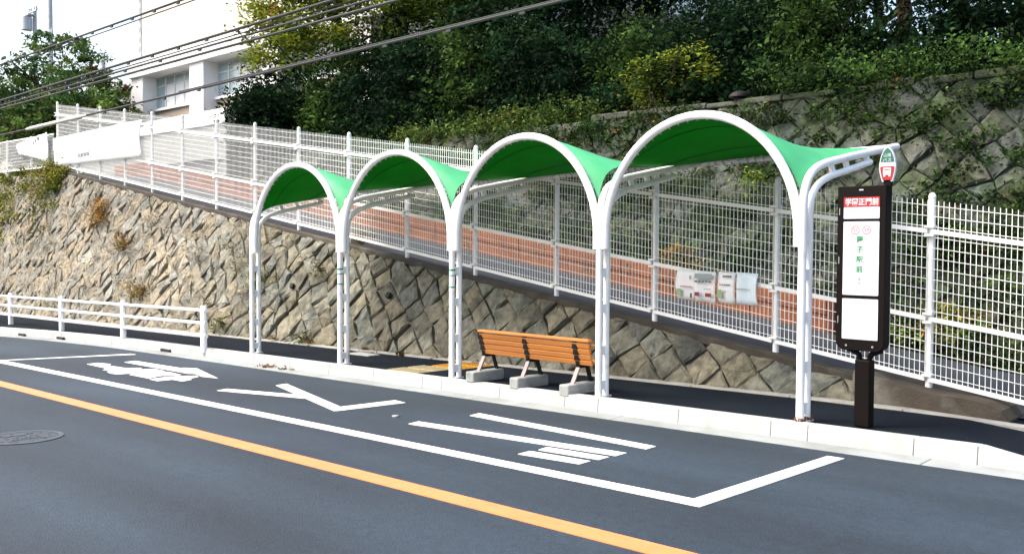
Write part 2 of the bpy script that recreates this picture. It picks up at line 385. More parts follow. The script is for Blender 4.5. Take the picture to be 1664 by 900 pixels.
# ------------------------------------------------------------------ painted road markings
def paint(name, polys, m_, label, dz=0.004, group=None, cat='road marking'):
    mb = MB()
    for p in polys: mb.prism([(x, y, gz(x)+0.0005) for x, y in p], (0, 0, dz))
    c = polys[0][0]; o = mb.build(name, m_, at=(c[0], c[1], gz(c[0]))); tag(o, label, cat, group); return o
def strip(x0, x1, y0, y1, n=24): return [[(x0+(x1-x0)*i/n, y0), (x0+(x1-x0)*(i+1)/n, y0), (x0+(x1-x0)*(i+1)/n, y1), (x0+(x1-x0)*i/n, y1)] for i in range(n)]
paint('centre_line', [[(-60,4.22),(10,4.22),(10,4.40),(-60,4.40)]], M['paint_yellow'], 'orange-yellow centre line running the whole length of the road', 0.005)
BX = [(-16.8,5.34),(-16.8,5.17)]
paint('bay_outline', [[(-16.6,5.165),(-3.50,5.235),(-3.65,5.385),(-16.45,5.33)], [(-3.648,5.388),(-3.498,5.238),(-3.52,7.25),(-3.66,7.25)], [(-16.605,5.168),(-16.452,5.334),(-15.80,7.15),(-15.98,7.15)]],
      M['paint_white'], 'long white painted box outline of the bus bay on the road')
paint('lettering_ba', [[(-7.19,6.671),(-7.225,6.834),(-4.882,6.648),(-4.868,6.5)], [(-7.261,5.94),(-7.297,6.096),(-4.89,6.268),(-4.879,6.117)], [(-5.495,5.868),(-5.526,6.01),(-4.892,6.044),(-4.883,5.908)], [(-5.5,5.635),(-5.516,5.792),(-4.9,5.825),(-4.892,5.684)]],
      M['paint_white'], 'white painted character of two long strokes and two short dashes in the bus bay', group='bus stop lettering painted on the road')
paint('lettering_su', [[(-10.669,6.607),(-10.696,6.782),(-8.637,6.133),(-8.428,5.913)], [(-8.623,6.131),(-8.568,6.819),(-8.337,6.781),(-8.415,5.911)], [(-10.775,5.865),(-10.837,6.031),(-9.756,6.331),(-9.443,6.214)]],
      M['paint_white'], 'white painted katakana shaped like a wide V in the middle of the bay', group='bus stop lettering painted on the road')
paint('lettering_tei', [[(-14.786,6.506),(-14.854,6.703),(-13.272,6.71),(-13.394,6.747),(-13.139,6.845),(-11.874,6.478),(-12.2,6.421),(-12.578,6.514),(-12.643,6.455)], [(-14.951,6.004),(-14.992,6.18),(-14.673,6.25),(-14.467,6.141),(-13.97,6.168),(-13.824,6.33),(-13.676,6.269),(-13.674,6.065),(-13.981,5.837),(-14.11,5.961)], [(-13.755,5.80),(-13.712,5.975),(-13.618,6.044),(-13.626,6.272),(-13.58,6.409),(-13.168,6.377),(-13.269,5.939),(-13.3,5.764),(-13.492,5.739)], [(-13.152,5.853),(-13.15,6.30),(-13.05,6.365),(-12.588,6.329),(-12.575,6.212),(-12.682,6.073),(-12.544,5.848)], [(-12.46,5.815),(-12.499,5.985),(-12.466,6.268),(-12.338,6.41),(-12.19,6.374),(-12.111,6.197),(-11.987,6.174),(-11.913,6.003),(-12.177,6.002),(-12.185,5.796)]],
      M['paint_white'], 'white painted dense kanji at the far end of the bus bay', group='bus stop lettering painted on the road')

# manhole cover
mc = V(-9.25, 3.133, gz(-9.25))
mh = empty('manhole_cover', mc, 'round iron manhole cover with raised pattern in the near lane', 'manhole cover')
def ring(cx, cy, r0, r1, z0, z1, n=40):
    mb = MB()
    for i in range(n):
        a, b = 2*math.pi*i/n, 2*math.pi*(i+1)/n
        pa = [(cx+math.cos(t)*r, cy+math.sin(t)*r) for t, r in ((a,r0),(a,r1),(b,r1),(b,r0))]
        mb.hexa([(*p, gz(p[0])+z0) for p in pa] + [(*p, gz(p[0])+z1) for p in pa])
    return mb
ring(mc.x, mc.y, 0.30, 0.345, 0.001, 0.007).build('rim', M['iron_cover_rim'], mh)
ring(mc.x, mc.y, 0.0005, 0.295, 0.001, 0.005).build('lid', M['iron_cover'], mh)
mb = MB()
for cx_ in (-1, 1):
    for k in range(9):
        a0, a1 = R(-48+96*k/9), R(-48+96*(k+1)/9)
        f = lambda a, r: (mc.x + cx_*0.31 - cx_*math.cos(a)*r, mc.y + math.sin(a)*r)
        P = [f(a0,0.20), f(a0,0.215), f(a1,0.215), f(a1,0.20)]
        mb.hexa([(*p, gz(p[0])+0.004) for p in P] + [(*p, gz(p[0])+0.009) for p in P])
for k in range(12):
    a = 2*math.pi*k/12
    for r in (0.06, 0.13, 0.235):
        px_, py_ = mc.x+math.cos(a+r*9)*r, mc.y+math.sin(a+r*9)*r
        mb.box((px_-0.016, py_-0.01, gz(px_)+0.004), (px_+0.016, py_+0.01, gz(px_)+0.009))
mb.build('relief', M['iron_cover_rim'], mh, kind='stuff')

# tactile tiles across the footway, concrete drain lid
tac = empty('tactile_paving', (-9.7, 8.3, gz(-9.7)+0.14), 'pale yellow tactile strip crossing the dark footway by the third column', 'tactile paving')
for i in range(4):
    y0 = 7.815 + i*0.33
    for j in range(2):
        x0 = -10.02 + j*0.30 + (0.10 if i > 1 else 0)
        mb = MB(); z = gz(x0)+0.14
        mb.hexa([(x0+0.003,y0,z-0.02),(x0+0.297,y0,z-0.02),(x0+0.297,y0+0.324,z-0.02),(x0+0.003,y0+0.324,z-0.02),
                 (x0+0.003,y0,z+0.004),(x0+0.297,y0,z+0.008),(x0+0.297,y0+0.324,z+0.008),(x0+0.003,y0+0.324,z+0.004)])
        for k in range(4): mb.box((x0+0.03+k*0.068, y0+0.03, z+0.004), (x0+0.06+k*0.068, y0+0.295, z+0.0135))
        mb.build('tile', M['tactile'] if i < 2 else M['tactile_yellow'], tac)
mb = MB(); mb.box((-12.05, 8.70, gz(-11.8)+0.12), (-11.55, 8.92, gz(-11.8)+0.158))
tag(mb.build('drain_lid', M['concrete'], at=(-11.8, 8.8, gz(-11.8)+0.14), bevel=0.01), 'small grey concrete drain lid on the footway near the second column', 'drain lid')

# ------------------------------------------------------------------ stone walls
rng = random.Random(7)
def clip(poly, nrm, c):
    out = []
    for i in range(len(poly)):
        a, b = poly[i], poly[(i+1) % len(poly)]
        da, db = a[0]*nrm[0]+a[1]*nrm[1]-c, b[0]*nrm[0]+b[1]*nrm[1]-c
        if da >= 0: out.append(a)
        if (da >= 0) != (db >= 0):
            t = da/(da-db); out.append((a[0]+(b[0]-a[0])*t, a[1]+(b[1]-a[1])*t))
    return out
def area(p): return 0.5*abs(sum(p[i][0]*p[(i+1)%len(p)][1]-p[(i+1)%len(p)][0]*p[i][1] for i in range(len(p))))
def stone_mesh(poly, S, size, rng, proud=0.05, gap=0.007, skirt=0.05):
    """one rough-faced stone: recessed skirt, proud shoulder, broken face"""
    cx = sum(p[0] for p in poly)/len(poly); cy = sum(p[1] for p in poly)/len(poly)
    pts = []
    for i in range(len(poly)):
        a, b = poly[i], poly[(i+1) % len(poly)]; d = math.hypot(b[0]-a[0], b[1]-a[1])
        pts.append(a)
        k = 2 if d > size*0.5 else (1 if d > size*0.25 else 0)
        for q in range(k):
            t = (q+1)/(k+1) + rng.uniform(-0.08, 0.08); j = rng.uniform(-0.03, 0.03)*size
            pts.append((a[0]+(b[0]-a[0])*t - (b[1]-a[1])/d*j, a[1]+(b[1]-a[1])*t + (b[0]-a[0])/d*j))
    n = len(pts); mb = MB(); g = gap/size*1.6
    tilt = (rng.uniform(-0.22, 0.22), rng.uniform(-0.22, 0.22)); pr = proud*rng.uniform(0.6, 1.3)
    def ring_(s, h, jz):
        for (x, y) in pts:
            dx, dy = (x-cx)*s, (y-cy)*s
            h2 = h + (tilt[0]*dx + tilt[1]*dy if h > 0 else 0) + rng.uniform(-jz, jz)
            p = S(cx+dx, cy+dy, h2); mb.v.append(tuple(p))
    ring_(1-g, -skirt, 0); ring_(1-g*1.5, pr*0.55, 0.013); ring_(0.74+rng.uniform(-0.08,0.08), pr*1.05, 0.017*size/0.33)
    mb.v.append(tuple(S(cx+rng.uniform(-.06,.06)*size, cy+rng.uniform(-.06,.06)*size, pr*1.15+rng.uniform(-0.01,0.02))))
    for r_ in range(2):
        for k in range(n): mb.f.append((r_*n+k, r_*n+(k+1)%n, (r_+1)*n+(k+1)%n, (r_+1)*n+k))
    for k in range(n): mb.f.append((2*n+k, 2*n+(k+1)%n, 3*n))
    return mb, S(cx, cy, 0)
def stones(root, S, u0, u1, L, size, jit, mat_, limit, base_tone, proud=0.05, seed=1, warm=None, skirt=0.05):
    rr = random.Random(seed); vert = {}
    def vtx(i, j):
        if (i, j) not in vert:
            u = u0 + (i-j)*size*0.7071; w = (i+j)*size*0.7071; q = jit(u)*size
            vert[(i, j)] = (u+rr.uniform(-q, q), w+rr.uniform(-q, q))
        return vert[(i, j)]
    span = int((u1-u0)/size*1.5)+12; cells = []
    La = L(u0); Lb = L(u1)
    for i in range(-4, span):
        for j in range(-span, span):
            u = u0+(i-j)*size*0.7071; w = (i+j+1)*size*0.7071
            if u < u0-size or u > u1+size or w < -size or w > max(La, Lb, L(0.5*(u0+u1)))+size: continue
            p = [vtx(i, j), vtx(i+1, j), vtx(i+1, j+1), vtx(i, j+1)]
            # bottom, then top line (locally straight), ends
            p = clip(p, (0, 1), 0.0)
            if len(p) >= 3:
                l0 = L(u); sl = (L(u+0.2)-L(u-0.2))/0.4; p = clip(p, (sl, -1), sl*u-l0)
            if len(p) >= 3: p = clip(p, (1, 0), u0)
            if len(p) >= 3: p = clip(p, (-1, 0), -u1)
            if len(p) < 3 or area(p) < 0.09*size*size: continue
            cells.append(p)
    items = []
    for p in cells:
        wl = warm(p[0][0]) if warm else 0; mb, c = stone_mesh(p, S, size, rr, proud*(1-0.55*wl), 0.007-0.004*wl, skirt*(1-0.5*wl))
        items.append(((Vector(c)-CAM).length/math.sqrt(area(p)), mb, c))
    items.sort(key=lambda t: t[0]); rest = []
    for k, (d, mb, c) in enumerate(items):
        wl0 = warm(c.x) if warm else 0; v = 1+(rr.uniform(0.72, 1.32)-1)*(1-0.5*wl0); hue = rr.uniform(-0.09, 0.09); wl = warm(c.x) if warm else 0.0; v *= 1+0.62*wl + (0.45*math.exp(-((c.x+19.6)/0.9)**2-((c.z-1.0)/0.6)**2)+0.45*math.exp(-((c.x+24.3)/1.1)**2-((c.z-1.1)/0.5)**2) if warm else 0); tn = (v*(1+hue+0.05*wl), v, v*(1-hue*1.3+0.05*wl))  # left stones paler: weathering, plus washed light and sunlit patches put into the tone
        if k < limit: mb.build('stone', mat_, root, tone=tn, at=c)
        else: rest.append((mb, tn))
    if rest:
        allm = MB(); tones = []
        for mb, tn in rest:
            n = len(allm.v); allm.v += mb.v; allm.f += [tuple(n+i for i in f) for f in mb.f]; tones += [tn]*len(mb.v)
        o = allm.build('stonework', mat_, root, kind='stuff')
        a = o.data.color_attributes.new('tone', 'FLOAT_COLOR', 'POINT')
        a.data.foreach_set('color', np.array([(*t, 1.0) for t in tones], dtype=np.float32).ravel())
    return len(items)

# lower wall: battered, from the footway up to the ramp
def wfoot(x): return V(x, 9.20, gz(x)+0.12)
def wtop(x): return V(x, yf(x)-0.10, max(zf(x)-0.105, gz(x)+0.16))
def wS(u, w, h):
    a, b = wfoot(u), wtop(u); d = (b-a).normalized(); n = V(0, -d.z, d.y); return a + d*w + n*h
def wL(u): return (wtop(u)-wfoot(u)).length
lw = empty('retaining_wall', (-14, 9.2, gz(-14)+0.13), 'sloping rough stone retaining wall between the footway and the ramp fence', 'retaining wall')
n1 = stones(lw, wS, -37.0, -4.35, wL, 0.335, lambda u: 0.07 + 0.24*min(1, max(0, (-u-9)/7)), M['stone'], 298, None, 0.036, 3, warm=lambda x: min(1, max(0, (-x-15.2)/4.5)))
mb = MB(); mb.grid([[wS(x, wL(x)*t, -0.03) for t in (-0.05, 0.5, 1.0)] for x in [-14+0.8*i for i in range(0, 13)] + [-4.3]])
mb.build('backing', M['mortar'], lw)
mb = MB(); mb.grid([[wS(x, wL(x)*t, -0.03) for t in (-0.05, 0.5, 1.0)] for x in [-38+0.8*i for i in range(0, 31)]])
mb.build('backing', M['mortar_pale'], lw)
for hx, hw in ((-14.85, 1.02), (-12.1, 0.92), (-13.1, 0.25)):
    mb = MB(); p = wS(hx, hw, 0.02); q = wS(hx, hw, 0.075); mb.tube([p, q], 0.05, 10); mb.build('weep_hole', M['hole'], lw)
cop = MB(); P = [-28.9+1.0*i for i in range(0, 26)] + [-3.75]
cop.sweep([(x, yf(x), zf(x)) for x in P], [(-0.125,-0.12), (-0.125,-0.05), (-0.11,-0.035), (0.12,-0.035), (0.12,-0.3)])
cop.build('coping', M['coping'], lw)

# low concrete end of the wall by the bus stop sign
le = MB(); sect = []
prof = [(-4.40, 0.40), (-4.0, 0.315), (-3.6, 0.262), (-3.25, 0.255), (-3.10, 0.235), (-2.98, 0.185), (-2.92, 0.10)]
for i in range(len(prof)-1):
    (xa, za), (xb, zb) = prof[i], prof[i+1]
    ya, yb = edge_y(xa)+0.08, edge_y(xb)+0.08; ba, bb = yf(xa)+0.13, yf(xb)+0.13
    le.hexa([(xa,ya,0.0),(xb,yb,0.0),(xb,bb,0.0),(xa,ba,0.0),(xa,ya+0.05,za-0.02),(xb,yb+0.05,zb-0.02),(xb,bb,zb+0.003),(xa,ba,za+0.003)])
tag(le.build('low_wall', M['low_wall'], at=(-3.6, 9.1, 0.1)), 'low brown concrete wall end tapering down behind the bus stop sign', 'low wall')

# ------------------------------------------------------------------ ramp, terracotta wall, upper wall, hillside
m = MB(); RX = [-42, -38, -34] + [-32+0.8*i for i in range(0, 41)] + [1.2, 3, 6, 9]
m.grid([[(x, yf(x)+o_, ramp_z(x)+0.004*o_) for o_ in (0.0, 0.9, 1.8, 2.52)] for x in RX])
structure(m.build('ramp', M['asphalt_ramp']))
tw = empty('terracotta_wall', (-16, yf(-16)+2.5, ramp_z(-16)), 'low terracotta red wall along the far side of the ramp', 'low wall')
x = -6.1; i = 0
while x > -30:
    a_, b_ = x-1.18, x
    mb = MB(); o_ = 2.48; t = 0.09
    def Pq(X, o2, dz): return (X, yf(X)+o2, zf(X)+dz)
    mb.hexa([Pq(a_,o_,-0.2),Pq(b_,o_,-0.2),Pq(b_,o_+t,-0.2),Pq(a_,o_+t,-0.2),Pq(a_,o_,0.10),Pq(b_,o_,0.10),Pq(b_,o_+t,0.10),Pq(a_,o_+t,0.10)])
    mb.build('panel', M['terracotta'], tw, bevel=0.008)
    mb = MB(); o_ = 2.465; t = 0.12
    mb.hexa([Pq(a_,o_,0.105),Pq(b_,o_,0.105),Pq(b_,o_+t,0.105),Pq(a_,o_+t,0.105),Pq(a_,o_,0.29),Pq(b_,o_,0.29),Pq(b_,o_+t,0.29),Pq(a_,o_+t,0.29)])
    mb.build('rail_panel', M['terracotta'], tw, bevel=0.008)
    x -= 1.19; i += 1
mb = MB(); X = -6.03; mb.box((X-0.05, yf(X)+2.44, zf(X)-0.35), (X+0.06, yf(X)+2.60, zf(X)+0.33)); mb.build('end_post', M['terracotta_dark'], tw, bevel=0.01)

UT = 3.83                                                              # top of the upper wall
def uS(u, w, h):
    z0 = ramp_z(u)-0.15; y0 = yf(u)+3.0; d = V(0, 0.34, 1).normalized(); return V(u, y0, z0) + d*w + V(0, -d.z, d.y)*h
def utop(u): return UT + 0.10*math.sin(u*1.7) + (0.12 if u > -8.2 else 0) 
def uL(u): return max(0.0, (UT - ramp_z(u) + 0.15)/V(0, 0.34, 1).normalized().z)
uw = empty('upper_wall', (-9, yf(-9)+3.0, ramp_z(-9)-0.1), 'tall mossy grey stone wall above the ramp with plants growing out of it', 'retaining wall')
n2 = stones(uw, uS, -23.0, -1.0, uL, 0.33, lambda u: 0.27, M['stone_upper'], 298, None, 0.035, 11, skirt=0.032)
mb = MB(); mb.grid([[uS(x, uL(x)*t, -0.03) for t in (-0.05, 0.5, 1.0)] for x in [-27+1.0*i for i in range(0, 30)]]); mb.build('backing', M['mortar_mossy'], uw)
def uy(x): return yf(x)+3.0+0.34*(UT-ramp_z(x)+0.15)
x = -1.0; k = 0
while x > -11.5:                                                         # flat cap stones along the top
    ln = rng.uniform(0.55, 0.95); a_, b_ = x-ln+0.01, x-0.01; h_ = rng.uniform(0.07, 0.13)
    mb = MB(); mb.hexa([(a_,uy(a_)-0.07,UT-0.01),(b_,uy(b_)-0.07,UT-0.01),(b_,uy(b_)+0.3,UT-0.01),(a_,uy(a_)+0.3,UT-0.01),
                        (a_,uy(a_)-0.05,UT+h_),(b_,uy(b_)-0.05,UT+h_),(b_,uy(b_)+0.3,UT+h_),(a_,uy(a_)+0.3,UT+h_)])
    v = rng.uniform(0.8, 1.25); mb.build('cap_stone', M['stone_upper'], uw, bevel=0.025, tone=(v*1.05, v, v*0.92)); x -= ln
hs = MB(); hs.grid([[(x, uy(x)+0.1+o_ if x > -24 else max(13.2, yf(x)+2.6)+o_, (UT-0.04 if x > -24 else 3.86)+0.10*o_*(1 if x > -27 else 0.02)) for o_ in (0, 2, 5, 10, 20, 45)] for x in (-140, -100, -70, -50, -40, -34, -28, -25, -22, -18, -14, -10, -6, -2, 4, 12)])
structure(hs.build('hillside', M['soil']))
hs = MB(); hs.grid([[(x, y, 3.585) for y in (yf(x)-0.1, yf(x)+0.5, 12.2, 13.4)] for x in (-90, -60, -45, -36, -29.2)]); structure(hs.build('terrace', M['soil']))

# ------------------------------------------------------------------ ramp fence
def bars_panel(mb, o, bx, n, z0, z1, w, rows, dx=0.0, thick=None):
    """wire mesh of one bay: n uprights between posts, 'rows' level wires, o = bay start, bx = bay vector"""
    for i in range(n):
        t = (i+0.5)/n; p = Vector(o) + Vector(bx)*t
        mb.bar(p+V(0,0,z0), p+V(0,0,z1), w, cap=False)
    for z in rows:
        mb.bar(Vector(o)+Vector(bx)*0.015+V(0,-w,z), Vector(o)+Vector(bx)*0.985+V(0,-w,z), w, cap=False)
fen = empty('ramp_fence', F0, 'long white wire mesh fence climbing beside the ramp on top of the stone wall', 'fence')
mb = MB(); mb.tube([F0+V(0,0,-0.16), F0+V(0,0,1.795)], 0.033, 12); mb.tube([F0+V(0,0,1.795), F0+V(0,0,1.82), F0+V(0,0,1.838)], [0.036, 0.030, 0.012], 12)
post = mb.build('post', M['fence_metal'], fen, smooth=True, at=F0)
mb = MB(); bars_panel(mb, F0+V(0,-0.04,0), FB, 33, 0.10, 1.765, 0.0056, [0.14+0.0985*i for i in range(17)])
panel = mb.build('mesh_panel', M['fence_metal'], fen, at=F0, kind='stuff')
rails = []
for z, w in ((0.085, 0.04), (0.655, 0.042), (1.475, 0.042)):
    mb = MB(); mb.bar(F0+FB*0.012+V(0,-0.05,z), F0+FB*0.988+V(0,-0.05,z), 0.022, w); rails.append(mb.build('rail', M['fence_metal'], fen, at=F0))
mb = MB()
for z in (0.12, 0.62, 0.70, 1.44, 1.52):
    mb.box((F0.x-0.045, F0.y-0.075, F0.z+z-0.012), (F0.x+0.045, F0.y+0.0, F0.z+z+0.012))
clampo = mb.build('clamp', M['fence_metal'], post, at=F0, kind='stuff')
for i in range(-1, 16):
    if i != 0:
        p = copy(post, fen, FB*i); copy(clampo, p, (0,0,0))
    if i < 15 and i != 0: copy(panel, fen, FB*i)
    if i < 15 and i != 0:
        for r_ in rails: copy(r_, fen, FB*i)
# panel.000 and rails.000 stand in the first bay; the fence runs on to the right of the frame as well

# low fence at the top left
LFo = V(-29.1, 10.86, 3.70); LB = V(-2.05, 0, 0.02)
lf = empty('low_fence', LFo, 'lower white mesh fence at the top of the weedy bank, left of the tall fence', 'fence')
mb = MB(); mb.tube([LFo+LB*0.92+V(0,0,-0.1), LFo+LB*0.92+V(0,0,1.02)], 0.03, 10); lpost = mb.build('post', M['fence_metal'], lf, smooth=True, at=LFo)
mb = MB(); bars_panel(mb, LFo+V(0,-0.04,0), LB, 40, 0.06, 0.97, 0.0065, [0.10+0.1*i for i in range(9)]); lpan = mb.build('mesh_panel', M['fence_metal'], lf, at=LFo, kind='stuff')
lr = []
for z in (0.05, 0.96):
    mb = MB(); mb.bar(LFo+V(0,-0.05,z), LFo+LB+V(0,-0.05,z), 0.022, 0.04); lr.append(mb.build('rail', M['fence_metal'], lf, at=LFo))
for i in range(1, 6):
    for o in [lpost, lpan]+lr: copy(o, lf, LB*i)

# banners tied to the fences
def cloth(name, p0, p1, z00, z01, z10, z11, amp, m_, seed, n=30, bow=0.0):
    rr = random.Random(seed); ph = [rr.uniform(0, 6) for _ in range(4)]; rows = []
    for j in range(9):
        t = j/8; row = []
        for i in range(n+1):
            s = i/n + bow*math.sin(math.pi*t)*(1 if i == n else i/n)*-1.0
            x, y = p0[0]+(p1[0]-p0[0])*s, p0[1]+(p1[1]-p0[1])*s
            za, zb = z00+(z10-z00)*s, z01+(z11-z01)*s; sag = -0.03*abs(math.sin(s*9))*(1-t)
            y += amp*(math.sin(s*17+ph[0]+t*2)+0.6*math.sin(s*31+ph[1]-t*3)+0.5*math.sin(t*7+ph[2]+s*3)) - amp*1.2
            row.append((x, y, zb+(za-zb)*t + sag*t))
        rows.append(row)
    b = MB(); b.grid(rows); o = b.build(name, m_, smooth=True, at=(p0[0], p0[1], z01))
    so = o.modifiers.new('thickness', 'SOLIDIFY'); so.thickness = 0.004; return o
bn = cloth('banner', (-28.75, yf(-28.75)-0.10), (-22.45, yf(-22.45)-0.10), 4.50, 3.72, 4.46, 3.60, 0.012, M['banner'], 4, 40, 0.02)
tag(bn, 'long white banner stretched level across the upper end of the tall fence', 'banner')
mb = MB(); rr = random.Random(3)
for k in range(4):
    xx = -26.75 + k*0.23; yy = yf(xx)-0.145
    for q in range(3): mb.box((xx+q*0.05, yy, 3.83+rr.uniform(0,0.03)), (xx+q*0.05+0.03, yy+0.003, 3.94+rr.uniform(0,0.05)))
mb.build('lettering', M['ink_grey'], bn, kind='stuff')
bn2 = cloth('banner', (-31.7, 10.74), (-29.32, 10.74), 4.55, 4.25, 4.72, 3.86, 0.02, M['banner'], 9, 24, 0.0)
tag(bn2, 'smaller crumpled white banner hanging on the low fence at far left', 'banner')
mb = MB()
for k in range(3): mb.box((-30.3+k*0.16, 10.67, 4.42+k*0.06), (-30.2+k*0.16, 10.674, 4.52+k*0.06))
mb.build('lettering', M['ink_grey'], bn2)

# notices on the fence
def notice(x0, x1, z0, z1, label, m_, marks, curl):
    y = lambda x: yf(x)-0.085
    rows = []
    for j in range(7):
        t = j/6; row = []
        for i in range(9):
            s = i/8; x = x0+(x1-x0)*s + curl*math.sin(math.pi*t)*(s-0.5)*2*0.4
            row.append((x, y(x) - 0.03*math.sin(math.pi*t)*(0.4+abs(s-0.5)) + 0.012*math.sin(s*5+x0*9), z0+(z1-z0)*t - 0.015*s))
        rows.append(row)
    b = MB(); b.grid(rows); o = b.build('notice', m_, smooth=True, at=(x0, y(x0), z0))
    so = o.modifiers.new('thickness', 'SOLIDIFY'); so.thickness = 0.003
    tag(o, label, 'notice', 'laminated notices tied to the ramp fence')
    for (a, b_, c, d, mm) in marks:
        q = MB(); X0, X1 = x0+(x1-x0)*a, x0+(x1-x0)*b_; Z0, Z1 = z0+(z1-z0)*c, z0+(z1-z0)*d
        k = max(1, int((b_-a)*8)); n = 5
        for i in range(n):
            u0, u1 = X0+(X1-X0)*i/n, X0+(X1-X0)*(i+0.8 if mm in ('ink_grey',) else i+1)/n
            q.box((u0, y(u0)-0.055, Z0), (u1, y(u1)-0.052, Z1))
        q.build('print', M[mm], o)
notice(-6.67, -6.41, 0.985, 1.33, 'laminated notice with a thin red line and pale green square, leftmost on the fence', M['paper'], [(0.3,0.95,0.40,0.43,'ink_pink'),(0.1,0.35,0.1,0.34,'ink_palegreen'),(0.85,0.95,0.05,0.2,'ink_grey'),(0.8,0.9,0.65,0.78,'ink_pale')], 0.03)
notice(-6.40, -6.12, 0.965, 1.315, 'laminated notice with two dark red boxes near its foot', M['paper'], [(0.05,0.9,0.62,0.68,'ink_grey'),(0.05,0.9,0.74,0.9,'ink_pale'),(0.05,0.27,0.18,0.30,'ink_darkred'),(0.58,0.86,0.16,0.28,'ink_darkred'),(0.5,0.85,0.4,0.42,'ink_pale')], 0.0)
notice(-6.095, -5.865, 0.965, 1.31, 'laminated notice with a pale green square and grey headings, third along the fence', M['paper'], [(0.4,0.92,0.82,0.88,'ink_grey'),(0.2,0.85,0.56,0.60,'ink_grey'),(0.08,0.34,0.15,0.42,'ink_palegreen'),(0.4,0.6,0.38,0.4,'ink_pale')], 0.0)
notice(-5.845, -5.58, 0.96, 1.31, 'bluish laminated notice almost blank, rightmost on the fence', M['paper_blue'], [(0.1,0.6,0.46,0.49,'ink_pale'),(0.65,0.72,0.44,0.48,'ink_pale')], -0.03)

# ------------------------------------------------------------------ guard rail
GX = [-14.48, -17.44, -20.30, -23.2, -26.1]
gr = empty('guard_rail', (-17.44, 7.93, gz(-17.44)+0.14), 'white three-bar guard rail along the kerb left of the shelter', 'guard rail')
GY = lambda x: 7.66 + 0.0*x
for i, x in enumerate(GX):
    z = gz(x)+0.13; mb = MB(); mb.tube([(x,GY(x),z-0.05),(x,GY(x),z+0.68),(x,GY(x),z+0.70)], [0.052,0.052,0.04], 14)
    p = mb.build('post', M['white_metal'], gr, smooth=True)
    for rz in (0.215, 0.42, 0.625):
        mb = MB(); mb.tube([(x-0.075,GY(x),gz(x)+0.13+rz),(x+0.075,GY(x),gz(x)+0.13+rz)], 0.036, 12); mb.build('collar', M['white_metal'], p, smooth=True)
for i in range(len(GX)-1):
    a_, b_ = GX[i+1], GX[i]
    for rz in (0.215, 0.42, 0.625):
        mb = MB(); mb.tube([(a_+0.05,GY(a_),gz(a_)+0.13+rz),(b_-0.05,GY(b_),gz(b_)+0.13+rz)], 0.026, 10); mb.build('rail', M['white_metal'], gr, smooth=True)

# ------------------------------------------------------------------ bus shelter
D = 2.2625; CX = [-13.248+i*D for i in range(5)]
FY, RY = 7.80, 7.915
UPA = [(7.80,2.02),(7.835,2.17),(7.935,2.30),(8.13,2.385),(8.42,2.445),(8.90,2.53),(9.66,2.655)]
LOA = [(7.915,1.94),(7.94,2.08),(8.05,2.20),(8.26,2.285),(8.54,2.348),(9.07,2.465)]
sh = empty('bus_shelter', (CX[2], 7.86, gz(CX[2])+0.15), 'white tubular bus shelter of four arches with green membrane canopies', 'bus shelter')
upc = spline([(0,y,z) for y,z in UPA], 5)
SR = 0.036
def column(x):
    z0 = gz(x); at = (x, FY, z0+0.14)
    mb = MB(); mb.tube([(x,FY,z0+0.145)]+[(x,FY,z0+1.0),(x,FY,z0+1.7)]+[(x,p.y,z0+p.z) for p in upc], SR, 12); c = mb.build('column', M['white_metal'], sh, smooth=True, at=at)
    mb = MB(); mb.tube([(x,RY,z0+0.145),(x,RY,z0+1.0),(x,RY,z0+1.7)]+[(x,p.y,z0+p.z) for p in spline([(0,y,z) for y,z in LOA], 5)], SR*0.92, 12); mb.build('inner_tube', M['white_metal'], c, smooth=True, at=at)
    for z in (0.26, 0.62, 1.05, 1.42, 1.75):
        mb = MB(); mb.box((x-0.018, FY, z0+z-0.045), (x+0.018, RY, z0+z+0.045)); mb.build('spacer', M['white_metal'], c, at=at)
    for ya, za, yb, zb in ((8.28,2.415,8.34,2.30),(8.55,2.47,8.62,2.36),(8.98,2.545,9.02,2.455)):
        mb = MB(); mb.bar((x,ya,z0+za),(x,yb,z0+zb),0.03,0.06); mb.build('spacer', M['white_metal'], c, at=at)
    mb = MB(); mb.box((x-0.045, FY-0.045, z0+0.139), (x+0.045, RY+0.045, z0+0.150)); mb.build('base_plate', M['white_metal'], c, at=at)
    return c
cols = []
c0 = column(CX[0]); cols.append(c0)
for i in range(1, 5):
    c = copy_tree(c0, sh); c.location = V(CX[i], FY, gz(CX[i])+0.14) - sh.location; cols.append(c)
for i in (1, 2):
    c = cols[i]; x = CX[i]; mb = MB()
    for z, h in ((1.42, 0.022), (1.36, 0.012), (1.22, 0.016)): mb.tube([(x,FY,gz(x)+z),(x,FY,gz(x)+z+h)], SR+0.003, 14)
    mb.build('tape_band', M['band_green'], c, at=(x, FY, gz(x)+0.14))
mb = MB(); z5 = gz(CX[4])+0.14
for k in range(14):
    a = 2*math.pi*k/14; r_ = 0.040+0.006*math.sin(k*2.7)
    for yy in (FY, RY):
        mb.box((CX[4]+math.cos(a)*r_-0.006, yy+math.sin(a)*r_-0.006, z5+0.002), (CX[4]+math.cos(a)*r_+0.006, yy+math.sin(a)*r_+0.006, z5+0.025+0.02*abs(math.sin(k*1.9))))
mb.build('rust_scale', M['rust'], cols[4], kind='stuff')
AZ0, AH, AA = 1.79, 1.115, 1.075
def arch_pt(t): return AA*math.cos(math.pi*(1-t)), AZ0 + AH*math.sin(math.pi*(1-t))
